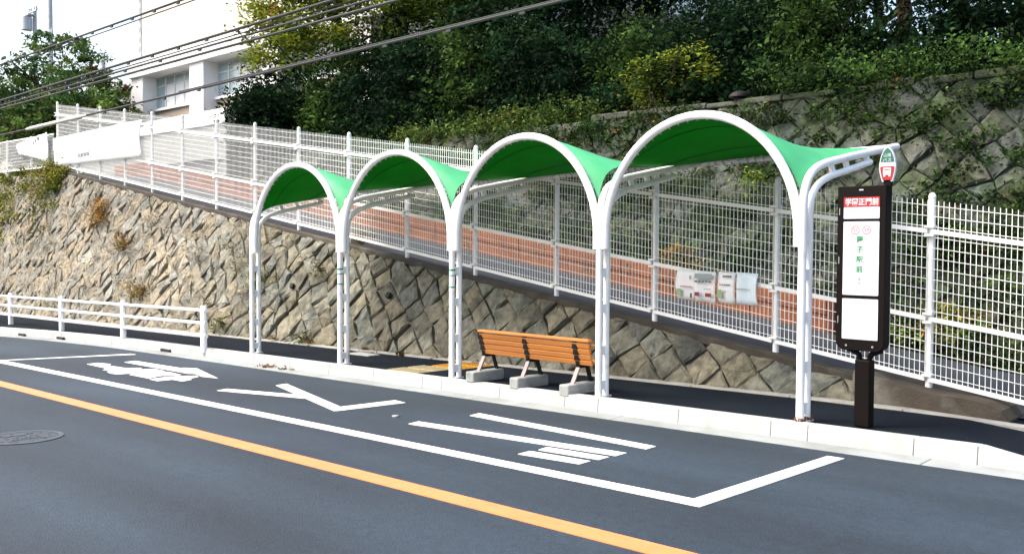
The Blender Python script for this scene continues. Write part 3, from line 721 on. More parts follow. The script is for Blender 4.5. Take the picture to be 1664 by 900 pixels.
for i in range(4):
    xm = (CX[i]+CX[i+1])/2
    pts = [(-AA, 1.66)] + [arch_pt(k/36) for k in range(37)] + [(AA, 1.66)]
    mb = MB(); mb.tube([(xm+px_, FY+0.02, gz(xm+px_)+pz) for px_, pz in pts], 0.0405, 12); mb.build('arch', M['white_metal'], sh, smooth=True)
    # membrane: arch in front, straight bar behind, the two arms at the sides
    t0 = math.asin((2.17-AZ0)/AH)/math.pi
    NU, NV = 28, 16
    def front(u):
        a, z = arch_pt(t0+(1-2*t0)*u); return V(a*0.985, FY+0.03, z-0.035)
    side = spline([(0, y, z) for y, z in UPA[1:-1]] + [(0, 9.56, 2.665)], 8)
    def sidept(v, sgn):
        k = v*(len(side)-1); j = min(int(k), len(side)-2); p = side[j].lerp(side[j+1], k-j); return V(sgn*(D/2-0.012-0.05*(1-v)), p.y+0.02, p.z-0.012)
    def back(u): return V(-D/2+0.012+(D-0.024)*u, 9.56, 2.665+0.02*math.sin(math.pi*u))
    rows = []
    for a in range(NU+1):
        u = a/NU; row = []
        for b in range(NV+1):
            v = b/NV
            c = front(u)*(1-v)+back(u)*v + sidept(v,-1)*(1-u)+sidept(v,1)*u
            c -= (front(0)*(1-v)*(1-u)+front(1)*u*(1-v)+back(0)*(1-u)*v+back(1)*u*v)
            c.z += 0.15*math.sin(math.pi*v**0.6)*((0 if i == 0 else (1-u)**5) + (0 if i == 3 else u**5))
            row.append((xm+c.x, c.y, gz(xm+c.x)+c.z))
        rows.append(row)
    b = MB(); b.grid(rows); cn = b.build('canopy', M['membrane'], sh, smooth=True); b2 = MB(); b2.grid([[(p[0], p[1]+0.002, p[2]-0.006) for p in row] for row in rows]); ln_ = b2.build('shaded_underside', M['shaded_underside'], cn, smooth=True)
    for bb in (6, 12):
        b3 = MB(); b3.grid([[(V(*row[bb]).lerp(V(*row[bb+1]), t) + V(0, 0.002, -0.009)) for t in (0, 0.22)] for row in rows]); b3.build('seam', M['seam'], cn, smooth=True); cn.data.polygons.foreach_set('use_smooth', [True]*len(cn.data.polygons))
    lc = MB()
    for k in range(1, 22):
        u = k/22; p = back(u); X = xm+p.x; lc.tube([(X,9.53,gz(X)+p.z-0.012),(X+0.01,9.57,gz(X)+2.612),(X+0.02,9.60,gz(X)+2.60)], 0.007, 5)
    for k in range(1, 24):
        q = front(k/24); X = xm+q.x; lc.tube([(X,q.y+0.03,gz(X)+q.z-0.01),(X*1.0,q.y-0.03,gz(X)+q.z+0.04)], 0.006, 5)
    lc.build('lacing', M['sign_white'], cn, kind='stuff')
    mb = MB(); mb.tube([(CX[i]+0.0,9.60,gz(CX[i])+2.640),(CX[i+1],9.60,gz(CX[i+1])+2.640)], 0.034, 10); mb.build('rear_beam', M['white_metal'], sh, smooth=True)

# ------------------------------------------------------------------ bench
bx0, bx1 = -8.27, -6.62; bz = gz(-7.4)+0.14
be = empty('bench', (-7.45, 7.98, bz), 'orange slatted bench on three concrete blocks, its back to the road', 'bench')
def slat(y0, z0, y1, z1, name, xa=bx0, xb=bx1, t=0.028):
    a, b = V(0,y0,z0), V(0,y1,z1); d = (b-a).normalized(); n = V(0,-d.z,d.y)*t
    mb = MB(); P = [a, b, b+n, a+n]
    mb.hexa([(xa, p.y, p.z) for p in (P[0],)]+[(xb, P[0].y, P[0].z), (xb, P[3].y, P[3].z), (xa, P[3].y, P[3].z), (xa, P[1].y, P[1].z), (xb, P[1].y, P[1].z), (xb, P[2].y, P[2].z), (xa, P[2].y, P[2].z)])
    return mb.build(name, M['wood'], be, bevel=0.006)
# backrest leans towards the road
for k in range(4):
    z0 = bz+0.315+k*0.062; y0 = 7.915-(k)*0.019; slat(y0, z0, y0-0.017, z0+0.054, 'back_slat')
mb = MB(); mb.box((bx0-0.01, 7.80, bz+0.563), (bx1+0.01, 7.865, bz+0.592)); mb.build('top_rail', M['wood'], be, bevel=0.006)
for k in range(3): 
    mb = MB(); mb.box((bx0, 7.945+k*0.072, bz+0.315), (bx1-0.03, 8.010+k*0.072, bz+0.343)); mb.build('seat_slat', M['wood'], be, bevel=0.006)
for fx in (-8.33, -7.62, -6.885):
    mb = MB(); mb.box((fx, 7.66, bz-0.01), (fx+0.135, 8.16, bz+0.115)); mb.build('footing', M['concrete'], be, bevel=0.015)
    x = fx+0.068
    mb = MB(); mb.bar((x,7.80,bz+0.11),(x,7.905,bz+0.30),0.05,0.016,up=(0,1,0)); mb.build('leg', M['steel_leg'], be)
    mb = MB(); mb.bar((x,8.10,bz+0.11),(x,8.03,bz+0.30),0.05,0.016,up=(0,1,0)); mb.build('leg', M['iron'], be)
    mb = MB(); mb.box((x-0.03,7.885,bz+0.275),(x+0.03,8.05,bz+0.314)); 
    for k in range(4): mb.box((x-0.028, 7.875-k*0.019, bz+0.318+k*0.062), (x+0.028, 7.90-k*0.019, bz+0.374+k*0.062))
    for k in range(3): mb.box((x-0.036, 7.862-k*0.019, bz+0.355+k*0.062), (x+0.036, 7.895-k*0.019, bz+0.39+k*0.062))
    mb.box((x-0.02, 7.885, bz+0.30), (x+0.02, 8.15, bz+0.315)); mb.build('bracket', M['iron'], be)
mb = MB(); mb.box((bx1-0.05,7.87,bz+0.50),(bx1-0.0,8.08,bz+0.53)); mb.build('armrest', M['wood'], be, bevel=0.006)
mb = MB(); mb.box((bx1-0.04,8.00,bz+0.343),(bx1-0.01,8.05,bz+0.50)); mb.build('arm_post', M['iron'], be)

# ------------------------------------------------------------------ bus stop sign
sg = empty('bus_stop_sign', (-3.69, 7.93, gz(-3.69)+0.14), 'dark brown bus stop sign post with white panels and an oval green and red head', 'bus stop sign')
sy = 7.89
mb = MB(); mb.box((-3.755, sy, 0.085), (-3.622, sy+0.10, 0.65)); mb.build('pole', M['sign_dark'], sg, bevel=0.01)
mb = MB()
for s in (-1, 1):
    mb.tube(spline([(-3.69+s*0.04, sy+0.05, 0.62), (-3.69+s*0.05, sy+0.05, 0.685), (-3.69+s*0.09, sy+0.05, 0.715), (-3.69+s*0.15, sy+0.05, 0.735)], 5), 0.024, 8)
mb.build('fork', M['sign_dark'], sg, smooth=True)
def rrect(x0, x1, z0, z1, r, rt=None, n=6):
    rt = r if rt is None else rt; P = []
    for cx_, cz, a0, rad in ((x1-r, z0+r, -90, r), (x1-rt, z1-rt, 0, rt), (x0+rt, z1-rt, 90, rt), (x0+r, z0+r, 180, r)):
        for k in range(n+1): a = R(a0+90*k/n); P.append((cx_+rad*math.cos(a), cz+rad*math.sin(a)))
    return P
mb = MB(); mb.prism([(x, sy-0.005, z) for x, z in rrect(-3.925, -3.505, 0.725, 2.10, 0.075, 0.012)], (0, 0.115, 0)); case = mb.build('case', M['sign_dark'], sg, bevel=0.004)
def pl(name, x0, x1, z0, z1, m_, y=sy-0.009, r=0.008): 
    b = MB(); b.prism([(x, y, z) for x, z in rrect(x0, x1, z0, z1, r, n=3)], (0, 0.004, 0)); return b.build(name, m_, case)
pl('name_plate', -3.868, -3.557, 1.828, 1.925, M['sign_white']); pl('name_plate', -3.868, -3.557, 1.9255, 2.008, M['sign_red'], r=0.002)
pl('route_plate', -3.868, -3.557, 1.190, 1.805, M['sign_white']); pl('timetable_plate', -3.868, -3.557, 0.82, 1.160, M['sign_white'])
text('学園正門前', 0.063, (-3.710, sy-0.0105, 1.964), M['sign_white'], case, bold=0.0012, sx=0.93)
mb = MB(); rr = random.Random(5)
for k in range(9): 
    xx = -3.842+k*0.030
    for q in range(2): mb.box((xx+q*0.011, sy-0.0105, 1.882+rr.uniform(0,0.006)), (xx+q*0.011+0.006, sy-0.0085, 1.902+rr.uniform(0,0.008)))
mb.build('small_print', M['ink_pale'], case, kind='stuff')
for cx_, s in ((-3.762, '51'), (-3.665, '59')):
    mb = MB()
    for k in range(28):
        a, b = 2*math.pi*k/28, 2*math.pi*(k+1)/28
        mb.prism([(cx_+math.cos(t)*r, sy-0.0105, 1.733+math.sin(t)*r) for t, r in ((a,0.030),(a,0.0365),(b,0.0365),(b,0.030))], (0, 0.002, 0))
    mb.build('route_ring', M['ink_pink'], case)
    text(s, 0.042, (cx_, sy-0.0105, 1.733), M['ink_pink'], case, bold=0.0006)
for k, ch in enumerate('舞子駅前'):
    text(ch, 0.060, (-3.722, sy-0.0105, 1.652-k*0.083), M['ink_green'] if ch != '子' else M['ink_green'], case, bold=0.0014)
for k, ch in enumerate('ゆき'): text(ch, 0.03, (-3.722, sy-0.0105, 1.322-k*0.034), M['ink_grey'], case)
mb = MB(); mb.box((-3.735, sy-0.0075, 2.063), (-3.70, sy-0.004, 2.072)); mb.build('badge', M['sign_white'], case)
for bxx in (-3.83, -3.60):
    mb = MB(); mb.tube([(bxx, sy-0.009, 0.765), (bxx, sy-0.003, 0.765)], 0.009, 8); mb.build('bolt', M['grey_metal'], case)
for z in (1.86, 1.45, 0.95):
    mb = MB(); mb.box((-3.909, sy-0.008, z), (-3.903, sy-0.004, z+0.06)); mb.build('hinge', M['concrete'], case)
mb = MB(); mb.box((-3.545, sy+0.03, 2.095), (-3.487, sy+0.075, 2.15)); mb.build('neck', M['sign_dark'], sg)
def spindle(w, z0, z1, wide=0.42, n=14):
    P = []
    for k in range(n+1):
        t = k/n; f = 0.62+0.38*math.sin(math.pi/2*t/0.42) if t < 0.42 else max(0.0, math.cos(math.pi/2*(t-0.42)/0.58))**0.55; P.append((max(0.004, w*f), z0+(z1-z0)*t))
    return P
prof = spindle(0.068, 2.13, 2.415)
hx = -3.516
def head(sc, y, ya, m_, name, za=0, zb=9):
    pr = [(x*sc, 2.27+(z-2.27)*(1-(1-sc)*0.6)) for x, z in prof]; pr = [p for p in pr if za <= p[1] <= zb]
    b = MB(); b.prism([(hx+x, y, z) for x, z in pr]+[(hx-x, y, z) for x, z in reversed(pr)], (0, ya, 0)); return b.build(name, m_, sg)
hd = head(1.0, sy+0.03, 0.03, M['sign_white'], 'head')
head(0.86, sy+0.026, 0.006, M['sign_red'], 'red_field', 0, 2.268); head(0.88, sy+0.026, 0.006, M['sign_green'], 'green_field', 2.277, 9)
text('山陽', 0.033, (hx, sy+0.0245, 2.343), M['sign_white'], sg, bold=0.0, sx=1.0); text('バス', 0.034, (hx, sy+0.0245, 2.304), M['sign_white'], sg, bold=0.0, sx=1.15)
mb = MB(); mb.prism([(hx+x, sy+0.0235, z) for x, z in rrect(-0.033, 0.033, 2.185, 2.243, 0.008, n=3)], (0, 0.003, 0))
for s in (-1, 1): mb.box((hx+s*0.022-0.008, sy+0.0235, 2.170), (hx+s*0.022+0.008, sy+0.0262, 2.186))
bi = mb.build('bus_emblem', M['sign_white'], sg)
mb = MB(); mb.box((hx-0.026, sy+0.0225, 2.222), (hx+0.026, sy+0.0236, 2.229)); mb.box((hx-0.026, sy+0.0225, 2.192), (hx-0.018, sy+0.0236, 2.198)); mb.box((hx+0.018, sy+0.0225, 2.192), (hx+0.026, sy+0.0236, 2.198)); mb.build('emblem_detail', M['sign_red'], bi)

# ------------------------------------------------------------------ overhead cables
def cable(y, za, zb, r, label, x0=-62, x1=14, sag=0.0, clips=0, dz=(), m_='cable', xa=-28, xb=-8):
    z = lambda x: za + (zb-za)*(x-xa)/(xb-xa) + sag*((x-xa)*(x-xb))/400
    pts = [(x0+(x1-x0)*i/40, y, z(x0+(x1-x0)*i/40)) for i in range(41)]
    mb = MB(); mb.tube(pts, r, 7); o = mb.build('overhead_cable', M[m_], smooth=True, at=pts[20])
    tag(o, label, 'cable', 'overhead cables above the street')
    if clips:
        q = MB()
        for i in range(int((x1-x0)/clips)):
            x = x0+i*clips; q.bar((x,y,z(x)-r-0.012),(x+0.10,y,z(x)-r-0.012),0.03,0.035)
        q.build('clip', M['cable'], o, kind='stuff')
    return o, z
w1, z1 = cable(9.0, 4.385, 4.56, 0.022, 'lowest overhead cable with a pale sleeve, passing in front of the tall fence', clips=1.4, sag=0.06)
mb = MB(); mb.tube([(-26.0,9.0,z1(-26.0)),(-25.7,9.0,z1(-25.7)),(-22.6,9.0,z1(-22.6)),(-22.3,9.0,z1(-22.3))], [0.024,0.045,0.045,0.024], 10); mb.build('sleeve', M['sleeve'], w1, smooth=True)
mb = MB(); mb.tube([(-8.2,9.03,z1(-8.2)+0.035),(-18,9.03,z1(-18)+0.04)], 0.012, 6); mb.build('lashed_wire', M['cable'], w1)
cable(9.0, 5.29, 5.40, 0.026, 'topmost thick cable of the bundle crossing the building and tree', clips=1.1)
cable(9.02, 5.17, 5.24, 0.020, 'thin middle cable of the bundle crossing the building', clips=1.6)
cable(8.98, 5.07, 5.10, 0.024, 'lower cable of the bundle crossing the white lintel of the building')
cable(9.05, 5.23, 5.32, 0.012, 'thinnest wire running within the bundle across the left tree')
cable(9.0, 6.22, 6.20, 0.022, 'single high cable crossing the cream wall near the top of the picture', clips=1.0)
cable(9.04, 6.14, 6.15, 0.012, 'thin high wire just under the single high cable')

# ------------------------------------------------------------------ building behind the ramp
by = 19.0
bd = empty('school_building', (-36, by, 3.9), 'cream building with white columns and long windows behind the ramp', 'building')
X0, X1, Y1 = -42.3, -18.0, 33.0
mb = MB(); mb.box((X0+0.95, by+0.06, 9.41), (X1, Y1, 17.5)); mb.build('upper_wall', M['bldg_cream'], bd)
mb = MB(); mb.box((X0+0.75, by+0.0, 9.41), (X0+0.94, Y1, 17.5)); mb.build('corner_trim', M['bldg_white'], bd)
mb = MB(); mb.box((X0, by-0.12, 8.69), (X1, Y1, 9.405)); mb.build('lintel', M['bldg_white'], bd, bevel=0.02)
CXs = [(-42.3,-41.15),(-36.98,-35.86),(-31.6,-30.5),(-26.2,-25.1),(-20.8,-18.0)]
for a, b in CXs:
    mb = MB(); mb.box((a, by, 3.8), (b, by+1.0, 8.685)); mb.build('column', M['bldg_white'], bd)
mb = MB(); mb.box((X0+0.02, by+1.0, 3.8), (X1, Y1-0.02, 8.68)); mb.build('lower_wall', M['bldg_beige'], bd)
for i in range(4):
    a, b = CXs[i][1]+0.003, CXs[i+1][0]-0.003
    mb = MB(); mb.box((a, by+0.55, 3.8), (b, by+0.99, 7.22)); mb.build('spandrel', M['bldg_beige'], bd)
    mb = MB(); mb.box((a, by+0.45, 7.223), (b, by+0.98, 7.32)); sill = mb.build('sill', M['bldg_white'], bd)
    mb = MB(); y = by+0.62
    for z0, z1_ in ((7.325,7.38),(8.62,8.68),(8.26,8.31)): mb.box((a, y, z0), (b, y+0.08, z1_))
    n = 5
    for k in range(n+1):
        xx = a+(b-a)*k/n; mb.box((max(a,xx-0.035), y-0.005, 7.382), (min(b,xx+0.035), y+0.075, 8.618))
    win = mb.build('window', M['frame'], bd)
    for k in range(n):
        xx0, xx1 = a+(b-a)*k/n+0.037, a+(b-a)*(k+1)/n-0.037
        for z0, z1_ in ((7.383,8.258),(8.312,8.618)):
            q = MB(); q.box((xx0, y+0.03, z0), (xx1, y+0.045, z1_)); q.build('pane', M['curtain'] if (i == 0 and k > 0 and z0 < 8) or (i == 1 and k in (2,3) and z0 < 8) else M['pane'], win)
vb = MB()
for k in range(9):
    z = 9.75+k*0.42
    q = MB(); q.box((X0+0.80, by-0.02, z), (X0+0.90, by+0.01, z+0.22)); q.build('vent_slot', M['pane'], bd)

pw = empty('parapet', (-26, 13.5, 3.8), 'white parapet wall above the ramp in front of the building', 'parapet')
mb = MB(); mb.box((-36.0, 13.35, 4.80), (-24.0, 13.62, 5.20)); mb.build('beam', M['banner'], pw, bevel=0.02)
mb = MB(); mb.box((-36.0, 13.42, 3.4), (-24.1, 13.55, 4.797)); mb.build('wall', M['concrete'], pw)

def house(x0, x1, y0, y1, z0, zw, zr, label, wm, rm):
    h = empty('house', ((x0+x1)/2, y0, z0), label, 'house')
    mb = MB(); mb.box((x0, y0, z0), (x1, y1, zw)); mb.build('wall', M[wm], h)
    ym = (y0+y1)/2; e = 0.5
    mb = MB()
    for s, ya in ((-1, y0-e), (1, y1+e)):
        P = [(x0-e, ya, zw-0.15), (x1+e, ya, zw-0.15), (x1+e, ym, zr), (x0-e, ym, zr)]
        mb.hexa(P + [(p[0], p[1], p[2]+0.15) for p in P])
    mb.build('roof', M[rm], h)
    for k in range(2):
        xa = x0+(x1-x0)*(0.2+0.45*k); f = MB(); f.box((xa, y0-0.05, zw-1.6), (xa+1.4, y0+0.02, zw-0.5)); w = f.build('window', M['frame'], h)
        q = MB(); q.box((xa+0.08, y0-0.06, zw-1.52), (xa+1.32, y0-0.052, zw-0.58)); q.build('pane', M['pane'], w)
house(-72, -60.5, 28, 36, 4.5, 11.4, 13.3, 'grey roofed house beyond the trees left of the building', 'bldg_beige', 'roof')
house(-83, -71.5, 24, 31, 4.5, 10.3, 11.4, 'pinkish house glimpsed behind the big round tree', 'bldg_cream', 'roof')

def upole(x, y, z0, z1, label, arms, boxz=None):
    p = empty('utility_pole', (x, y, z0), label, 'utility pole')
    mb = MB(); mb.tube([(x,y,z0),(x,y,z1)], [0.24,0.15], 10); mb.build('pole', M['pole'], p, smooth=True)
    for z, w in arms:
        mb = MB(); mb.box((x-w, y-0.22, z), (x+w, y-0.10, z+0.12)); a = mb.build('crossarm', M['grey_metal'], p)
        for k in (-0.9, -0.45, 0.45, 0.9):
            q = MB(); q.tube([(x+k*w,y-0.16,z+0.12),(x+k*w,y-0.16,z+0.40)], [0.10,0.06], 8); q.build('insulator', M['grey_metal'], a)
    if boxz:
        mb = MB(); mb.tube([(x-0.05,y-0.6,boxz),(x-0.05,y-0.6,boxz+1.0)], 0.42, 12); t = mb.build('transformer', M['grey_metal'], p, smooth=True)
        mb = MB(); mb.box((x-0.5,y-0.7,boxz+1.15),(x+0.5,y-0.15,boxz+1.25)); mb.build('bracket', M['grey_metal'], p)
upole(-71.3, 30, 4.5, 15.2, 'utility pole with crossarms standing by the grey roofed house', [(14.6,1.1),(11.9,1.3),(11.0,1.0)])
upole(-81.2, 30, 4.5, 24.0, 'tall slim pole rising out of the frame behind the round tree', [(17.9,0.8),(22.3,0.8)])
upole(-84.5, 30, 4.5, 20.6, 'pale pole with a transformer above the round tree', [(20.2,0.9)], 18.7)

# ------------------------------------------------------------------ vegetation
def leaves(name, blobs, n, size, c1, c2, seed, parent=None, flat=0.55, per=55, clr=0.38, at=None, kind=None, aspect=0.55, shell=0.55, c3=None, c3f=0.0):
    """many small leaves gathered in loose sprays spread through ellipsoids: blobs = [(centre, radii)]"""
    g = np.random.default_rng(seed)
    vol = np.array([b[1][0]*b[1][1]*b[1][2] for b in blobs])**0.75; vol = vol/vol.sum()
    nc = max(3, n//per)
    bi = g.choice(len(blobs), nc, p=vol)
    d = g.normal(size=(nc, 3)); d /= np.linalg.norm(d, axis=1)[:, None]
    r = shell + (1.05-shell)*g.random(nc)**0.7; r[g.random(nc) < 0.22] *= 0.6
    cen = np.array([b[0] for b in blobs])[bi] + d*r[:, None]*np.array([b[1] for b in blobs])[bi]
    tone = g.uniform(0, 1, nc)**1.4; ctone = 0.45 + 1.15*g.random(nc)**1.6; csz = g.uniform(0.7, 1.35, nc); cr = clr*g.uniform(0.6, 1.4, nc); alt = g.random(nc) < c3f
    N = nc*per; ci = np.repeat(np.arange(nc), per)
    p = g.normal(size=(N, 3))*np.array([0.55, 0.55, 0.30]); p = cen[ci] + p*cr[ci][:, None]
    nrm = g.normal(size=(N, 3))*np.array([1, 1, 0.6]) + np.array([0, 0, flat*2.2]); nrm /= np.linalg.norm(nrm, axis=1)[:, None]
    a = np.cross(nrm, g.normal(size=(N, 3))); a /= np.linalg.norm(a, axis=1)[:, None]; b = np.cross(nrm, a)
    L = (size*g.uniform(0.6, 1.35, N)*csz[ci])[:, None]
    q0 = p - a*L*0.5; q2 = p + a*L*0.5 - nrm*L*0.12; q1 = p + b*L*aspect*0.5 + nrm*L*0.06; q3 = p - b*L*aspect*0.5 + nrm*L*0.06
    vv = np.stack([q0, q1, q2, q3], 1).reshape(-1, 3)
    t = np.clip(tone[ci] + g.normal(size=N)*0.16, 0, 1)[:, None]
    c = np.array(c1)*(1-t) + np.array(c2)*t
    if c3 is not None: c = np.where((alt[ci] & (g.random(N) < 0.8))[:, None], np.array(c3)*g.uniform(0.7, 1.2, N)[:, None], c)
    c = c*ctone[ci][:, None]
    off = np.array(at if at is not None else (world_loc(parent) if parent else (0, 0, 0)))
    me = bpy.data.meshes.new(name); me.vertices.add(N*4); me.vertices.foreach_set('co', (vv-off).astype(np.float32).ravel())
    me.loops.add(N*4); me.loops.foreach_set('vertex_index', np.arange(N*4, dtype=np.int32))
    me.polygons.add(N); me.polygons.foreach_set('loop_start', np.arange(0, N*4, 4, dtype=np.int32)); me.polygons.foreach_set('loop_total', np.full(N, 4, dtype=np.int32))
    me.update(calc_edges=True)
    at_ = me.color_attributes.new('col', 'FLOAT_COLOR', 'POINT')
    at_.data.foreach_set('color', np.concatenate([np.repeat(c, 4, 0), np.ones((N*4, 1))], 1).astype(np.float32).ravel())
    me.materials.append(M['leaf'])
    o = bpy.data.objects.new(name, me); col.objects.link(o)
    if parent: o.parent = parent; o.location = Vector(off) - world_loc(parent)
    else: o.location = off
    if kind: o['kind'] = kind
    return o
def trunk(base, top, r, limbs, seed, parent, m_='bark'):
    rr = random.Random(seed); b, t = Vector(base), Vector(top); mb = MB()
    pts = [b.lerp(t, k/6) + V(rr.uniform(-1,1), rr.uniform(-1,1), 0)*r*0.7*(0 if k in (0,) else 1) for k in range(7)]
    mb.tube(pts, [r*(1.25-0.9*k/6) for k in range(7)], 9)
    for k in range(limbs):
        f = 0.35+0.6*rr.random(); p = pts[int(f*6)]; a = rr.uniform(0, 6.28); ln = (t-b).length*rr.uniform(0.25, 0.5)
        e = p + V(math.cos(a)*ln, math.sin(a)*ln, ln*rr.uniform(0.3, 0.9)); mid = p.lerp(e, 0.5)+V(0,0,-0.08*ln)
        mb.tube([p, mid, e], [r*0.42, r*0.28, r*0.10], 6)
    return mb.build('trunk', M[m_], parent, smooth=True)
DK1, DK2 = (0.004, 0.0145, 0.008), (0.019, 0.052, 0.017)
MG1, MG2 = (0.012, 0.038, 0.014), (0.095, 0.185, 0.036)
YG1, YG2 = (0.045, 0.095, 0.018), (0.24, 0.27, 0.040)
def tree(label, base, top, r, blobs, n, size, c1, c2, seed, limbs=5, group=None, m_='bark', **k):
    t = empty('tree', base, label, 'tree', group); trunk(base, top, r, limbs, seed, t, m_)
    leaves('crown', blobs, n, size, c1, c2, seed, t, **k); return t
def shrub(label, base, blobs, n, size, c1, c2, seed, group=None, **k):
    t = empty('shrub', base, label, 'shrub', group)
    mb = MB(); rr = random.Random(seed)
    for q in range(4):
        b = blobs[q % len(blobs)]; mb.tube([base, Vector(base).lerp(Vector(b[0]), 0.5)+V(rr.uniform(-.15,.15),0,0), Vector(b[0])+V(rr.uniform(-.4,.4)*b[1][0],rr.uniform(-.3,.3),b[1][2]*0.5)], [0.04,0.03,0.012], 5)
    mb.build('stem', M['bark'], t)
    leaves('foliage', blobs, n, size, c1, c2, seed, t, **k); return t

tree('big round tree behind the low fence at far left', (-44, 17, 3.8), (-44, 17, 8.5), 0.28,
     [((-44.4,16.6,7.9),(3.4,2.6,2.5)), ((-47.8,16.5,7.0),(2.6,2.4,2.3)), ((-41.6,16.8,6.7),(2.6,2.2,1.7)), ((-45,16,5.9),(4.8,2.6,1.6))], 32000, 0.19, (0.025,0.07,0.022), (0.15,0.23,0.05), 21, limbs=7, c3=(0.16,0.075,0.03), c3f=0.06)
shrub('low dark shrub beside the white corner column of the building', (-42.0, 16.0, 3.8), [((-42.0,16.2,5.9),(1.7,1.2,0.9)), ((-39.8,16.2,5.8),(1.3,1.0,0.8))], 6000, 0.15, MG1, MG2, 22, c3=(0.16,0.07,0.03), c3f=0.12)
tree('yellow-green leaved tree reaching over the cables beside the building', (-23.6, 17.2, 4.0), (-23.8, 16.8, 9.0), 0.16,
     [((-24.7,15.6,7.2),(1.6,1.1,1.0)), ((-24.5,15.8,8.6),(2.1,1.3,1.0)), ((-23.0,15.7,7.4),(2.0,1.2,1.0)), ((-22.2,16.0,8.7),(2.2,1.3,1.1)), ((-20.0,16.2,8.3),(1.8,1.2,1.2)), ((-23.4,16.4,10.6),(3.5,2.0,1.4))], 34000, 0.12, (0.05,0.11,0.016), (0.36,0.40,0.04), 31, limbs=9, flat=0.9, c3=(0.34,0.15,0.03), c3f=0.03)
tree('dense dark tree just right of the yellow-green one', (-20.0, 18.6, 4.1), (-20.0, 18.4, 10), 0.2,
     [((-21.8,16.8,6.2),(2.2,1.5,1.3)), ((-19.2,17.4,7.6),(2.3,1.7,1.6)), ((-17.8,17.2,6.3),(1.9,1.6,1.6)), ((-20,18.2,9.5),(3.2,2.0,1.8))], 24000, 0.13, DK1, MG2, 33, limbs=6, c3=YG2, c3f=0.05)
tree('dark tree with hanging foliage above the second and third arches', (-15.9, 18.4, 4.1), (-16.0, 18.0, 9.6), 0.2,
     [((-16.4,16.9,6.6),(1.9,1.5,1.7)), ((-14.6,17.6,7.6),(1.8,1.5,1.5)), ((-16.2,17.4,8.8),(2.4,1.8,1.4))], 22000, 0.12, DK1, DK2, 35, limbs=6)
grove = 'slim trees standing along the top of the hillside'
for k, (x, y, r, mm, lab) in enumerate([
     (-15.2, 20.5, 0.11, 'bark', 'slim dark trunk with a sky gap on its left side, leftmost of the grove'),
     (-13.4, 20.0, 0.13, 'bark', 'slim tree with forked dark trunk above the yellow shrub'),
     (-12.2, 21.0, 0.10, 'bark_warm', 'slim tree with warm brown leaning trunk above the fourth arch'),
     (-10.9, 20.2, 0.15, 'bark', 'thicker dark trunk between two bright sky gaps'),
     (-9.6, 20.8, 0.12, 'bark', 'dark trunk beside the brightest sky gap, above the largest arch'),
     (-8.6, 20.0, 0.16, 'bark_warm', 'warm brown trunk at the right edge of the sky gaps'),
     (-7.4, 19.4, 0.14, 'bark', 'dark trunk nearly hidden in foliage above the sign'),]):
    tree(lab, (x, y, 4.3), (x+0.3*math.sin(k*2.3), y+0.2, 10.5), r,
         [((x-0.2,y-0.8,8.0+0.25*math.sin(k*1.7)),(1.5,1.2,1.0)), ((x+0.6,y-0.3,9.4),(1.6,1.4,1.3)), ((x+0.35*math.sin(k*5),y-1.3,6.75+0.35*math.sin(k*3.1)),(0.85,0.6,0.5))], 6500, 0.105, DK1, DK2, 50+k, limbs=6, group=grove, m_=mm)
tree('broad dark evergreen filling the top right corner', (-5.6, 17.6, 4.2), (-5.6, 17.6, 9), 0.2,
     [((-6.9,16.2,5.5),(1.5,1.1,1.2)), ((-5.0,16.1,5.6),(1.6,1.1,1.4)), ((-6.0,16.9,7.2),(2.0,1.4,1.2)), ((-3.4,16.2,5.6),(1.4,1.2,1.5))], 26000, 0.10, DK1, DK2, 71, limbs=6)
hg = 'dark evergreen shrubs in a dense row along the hillside'
hl = 'dark evergreen shrub in the dense row along the top of the bank and upper wall'
hedge = [(-26.4,15.6,4.6,0.7,0.8),(-23.1,13.9,4.75,0.75,0.7),(-23.9,15.3,5.0,1.2,1.25),(-22.0,15.2,4.8,1.2,1.2),(-20.2,15.4,4.9,1.2,1.3),(-18.4,15.3,4.8,1.1,1.3),(-16.8,15.5,4.9,1.1,1.3),
         (-15.1,15.6,4.9,1.1,1.2),(-13.5,15.7,4.75,1.0,1.0),(-12.1,15.8,4.75,0.95,0.95),(-10.7,15.7,4.8,0.95,0.95),(-9.4,15.9,4.85,0.95,0.95),(-8.1,15.8,4.8,0.95,0.95),(-11.4,17.2,5.2,1.2,0.9),(-13.6,17.4,5.2,1.2,0.9),(-9.2,17.4,5.3,1.2,1.0)]
hlabels = ['dark shrub behind the right end of the white parapet', 'dark shrub just right of the parapet end below the yellow-green tree', 'dark shrub above the tall fence left of the first arch', 'dark shrub showing directly above the first small arch', 'dark shrub above the fence between the first and second arches', 'dark shrub above the right half of the second arch', 'dark shrub above the valley between second and third arches', 'dark shrub above the left half of the third arch, behind the light green bush', 'dark shrub above the right half of the third arch, left of the yellow-leaved shrub', 'dark shrub directly left of and behind the yellow-leaved shrub', 'dark shrub directly right of the yellow-leaved shrub', 'dark shrub on the wall top above the right half of the largest arch', 'dark shrub on the wall top above the bus stop sign', 'second-row shrub rising behind the yellow-leaved shrub under the slim trunks', 'second-row shrub rising behind the left edge of the largest arch under the slim trunks', 'second-row shrub below the warm brown trunk at the right of the sky gaps']
for k, (x, y, z, rx, rz) in enumerate(hedge):
    near = x > -15
    shrub(hlabels[k], (x, y, 3.95), [((x,y,z+0.25),(rx,0.8,rz*1.2)), ((x+0.4,y-0.25,z-0.45),(rx*0.8,0.6,rz*0.6)), ((x-0.45,y+0.2,z+0.35),(rx*0.7,0.7,rz*0.65))], 8500, 0.095 if near else 0.115, DK1, DK2 if k % 3 else MG2, 100+k, group=hg)
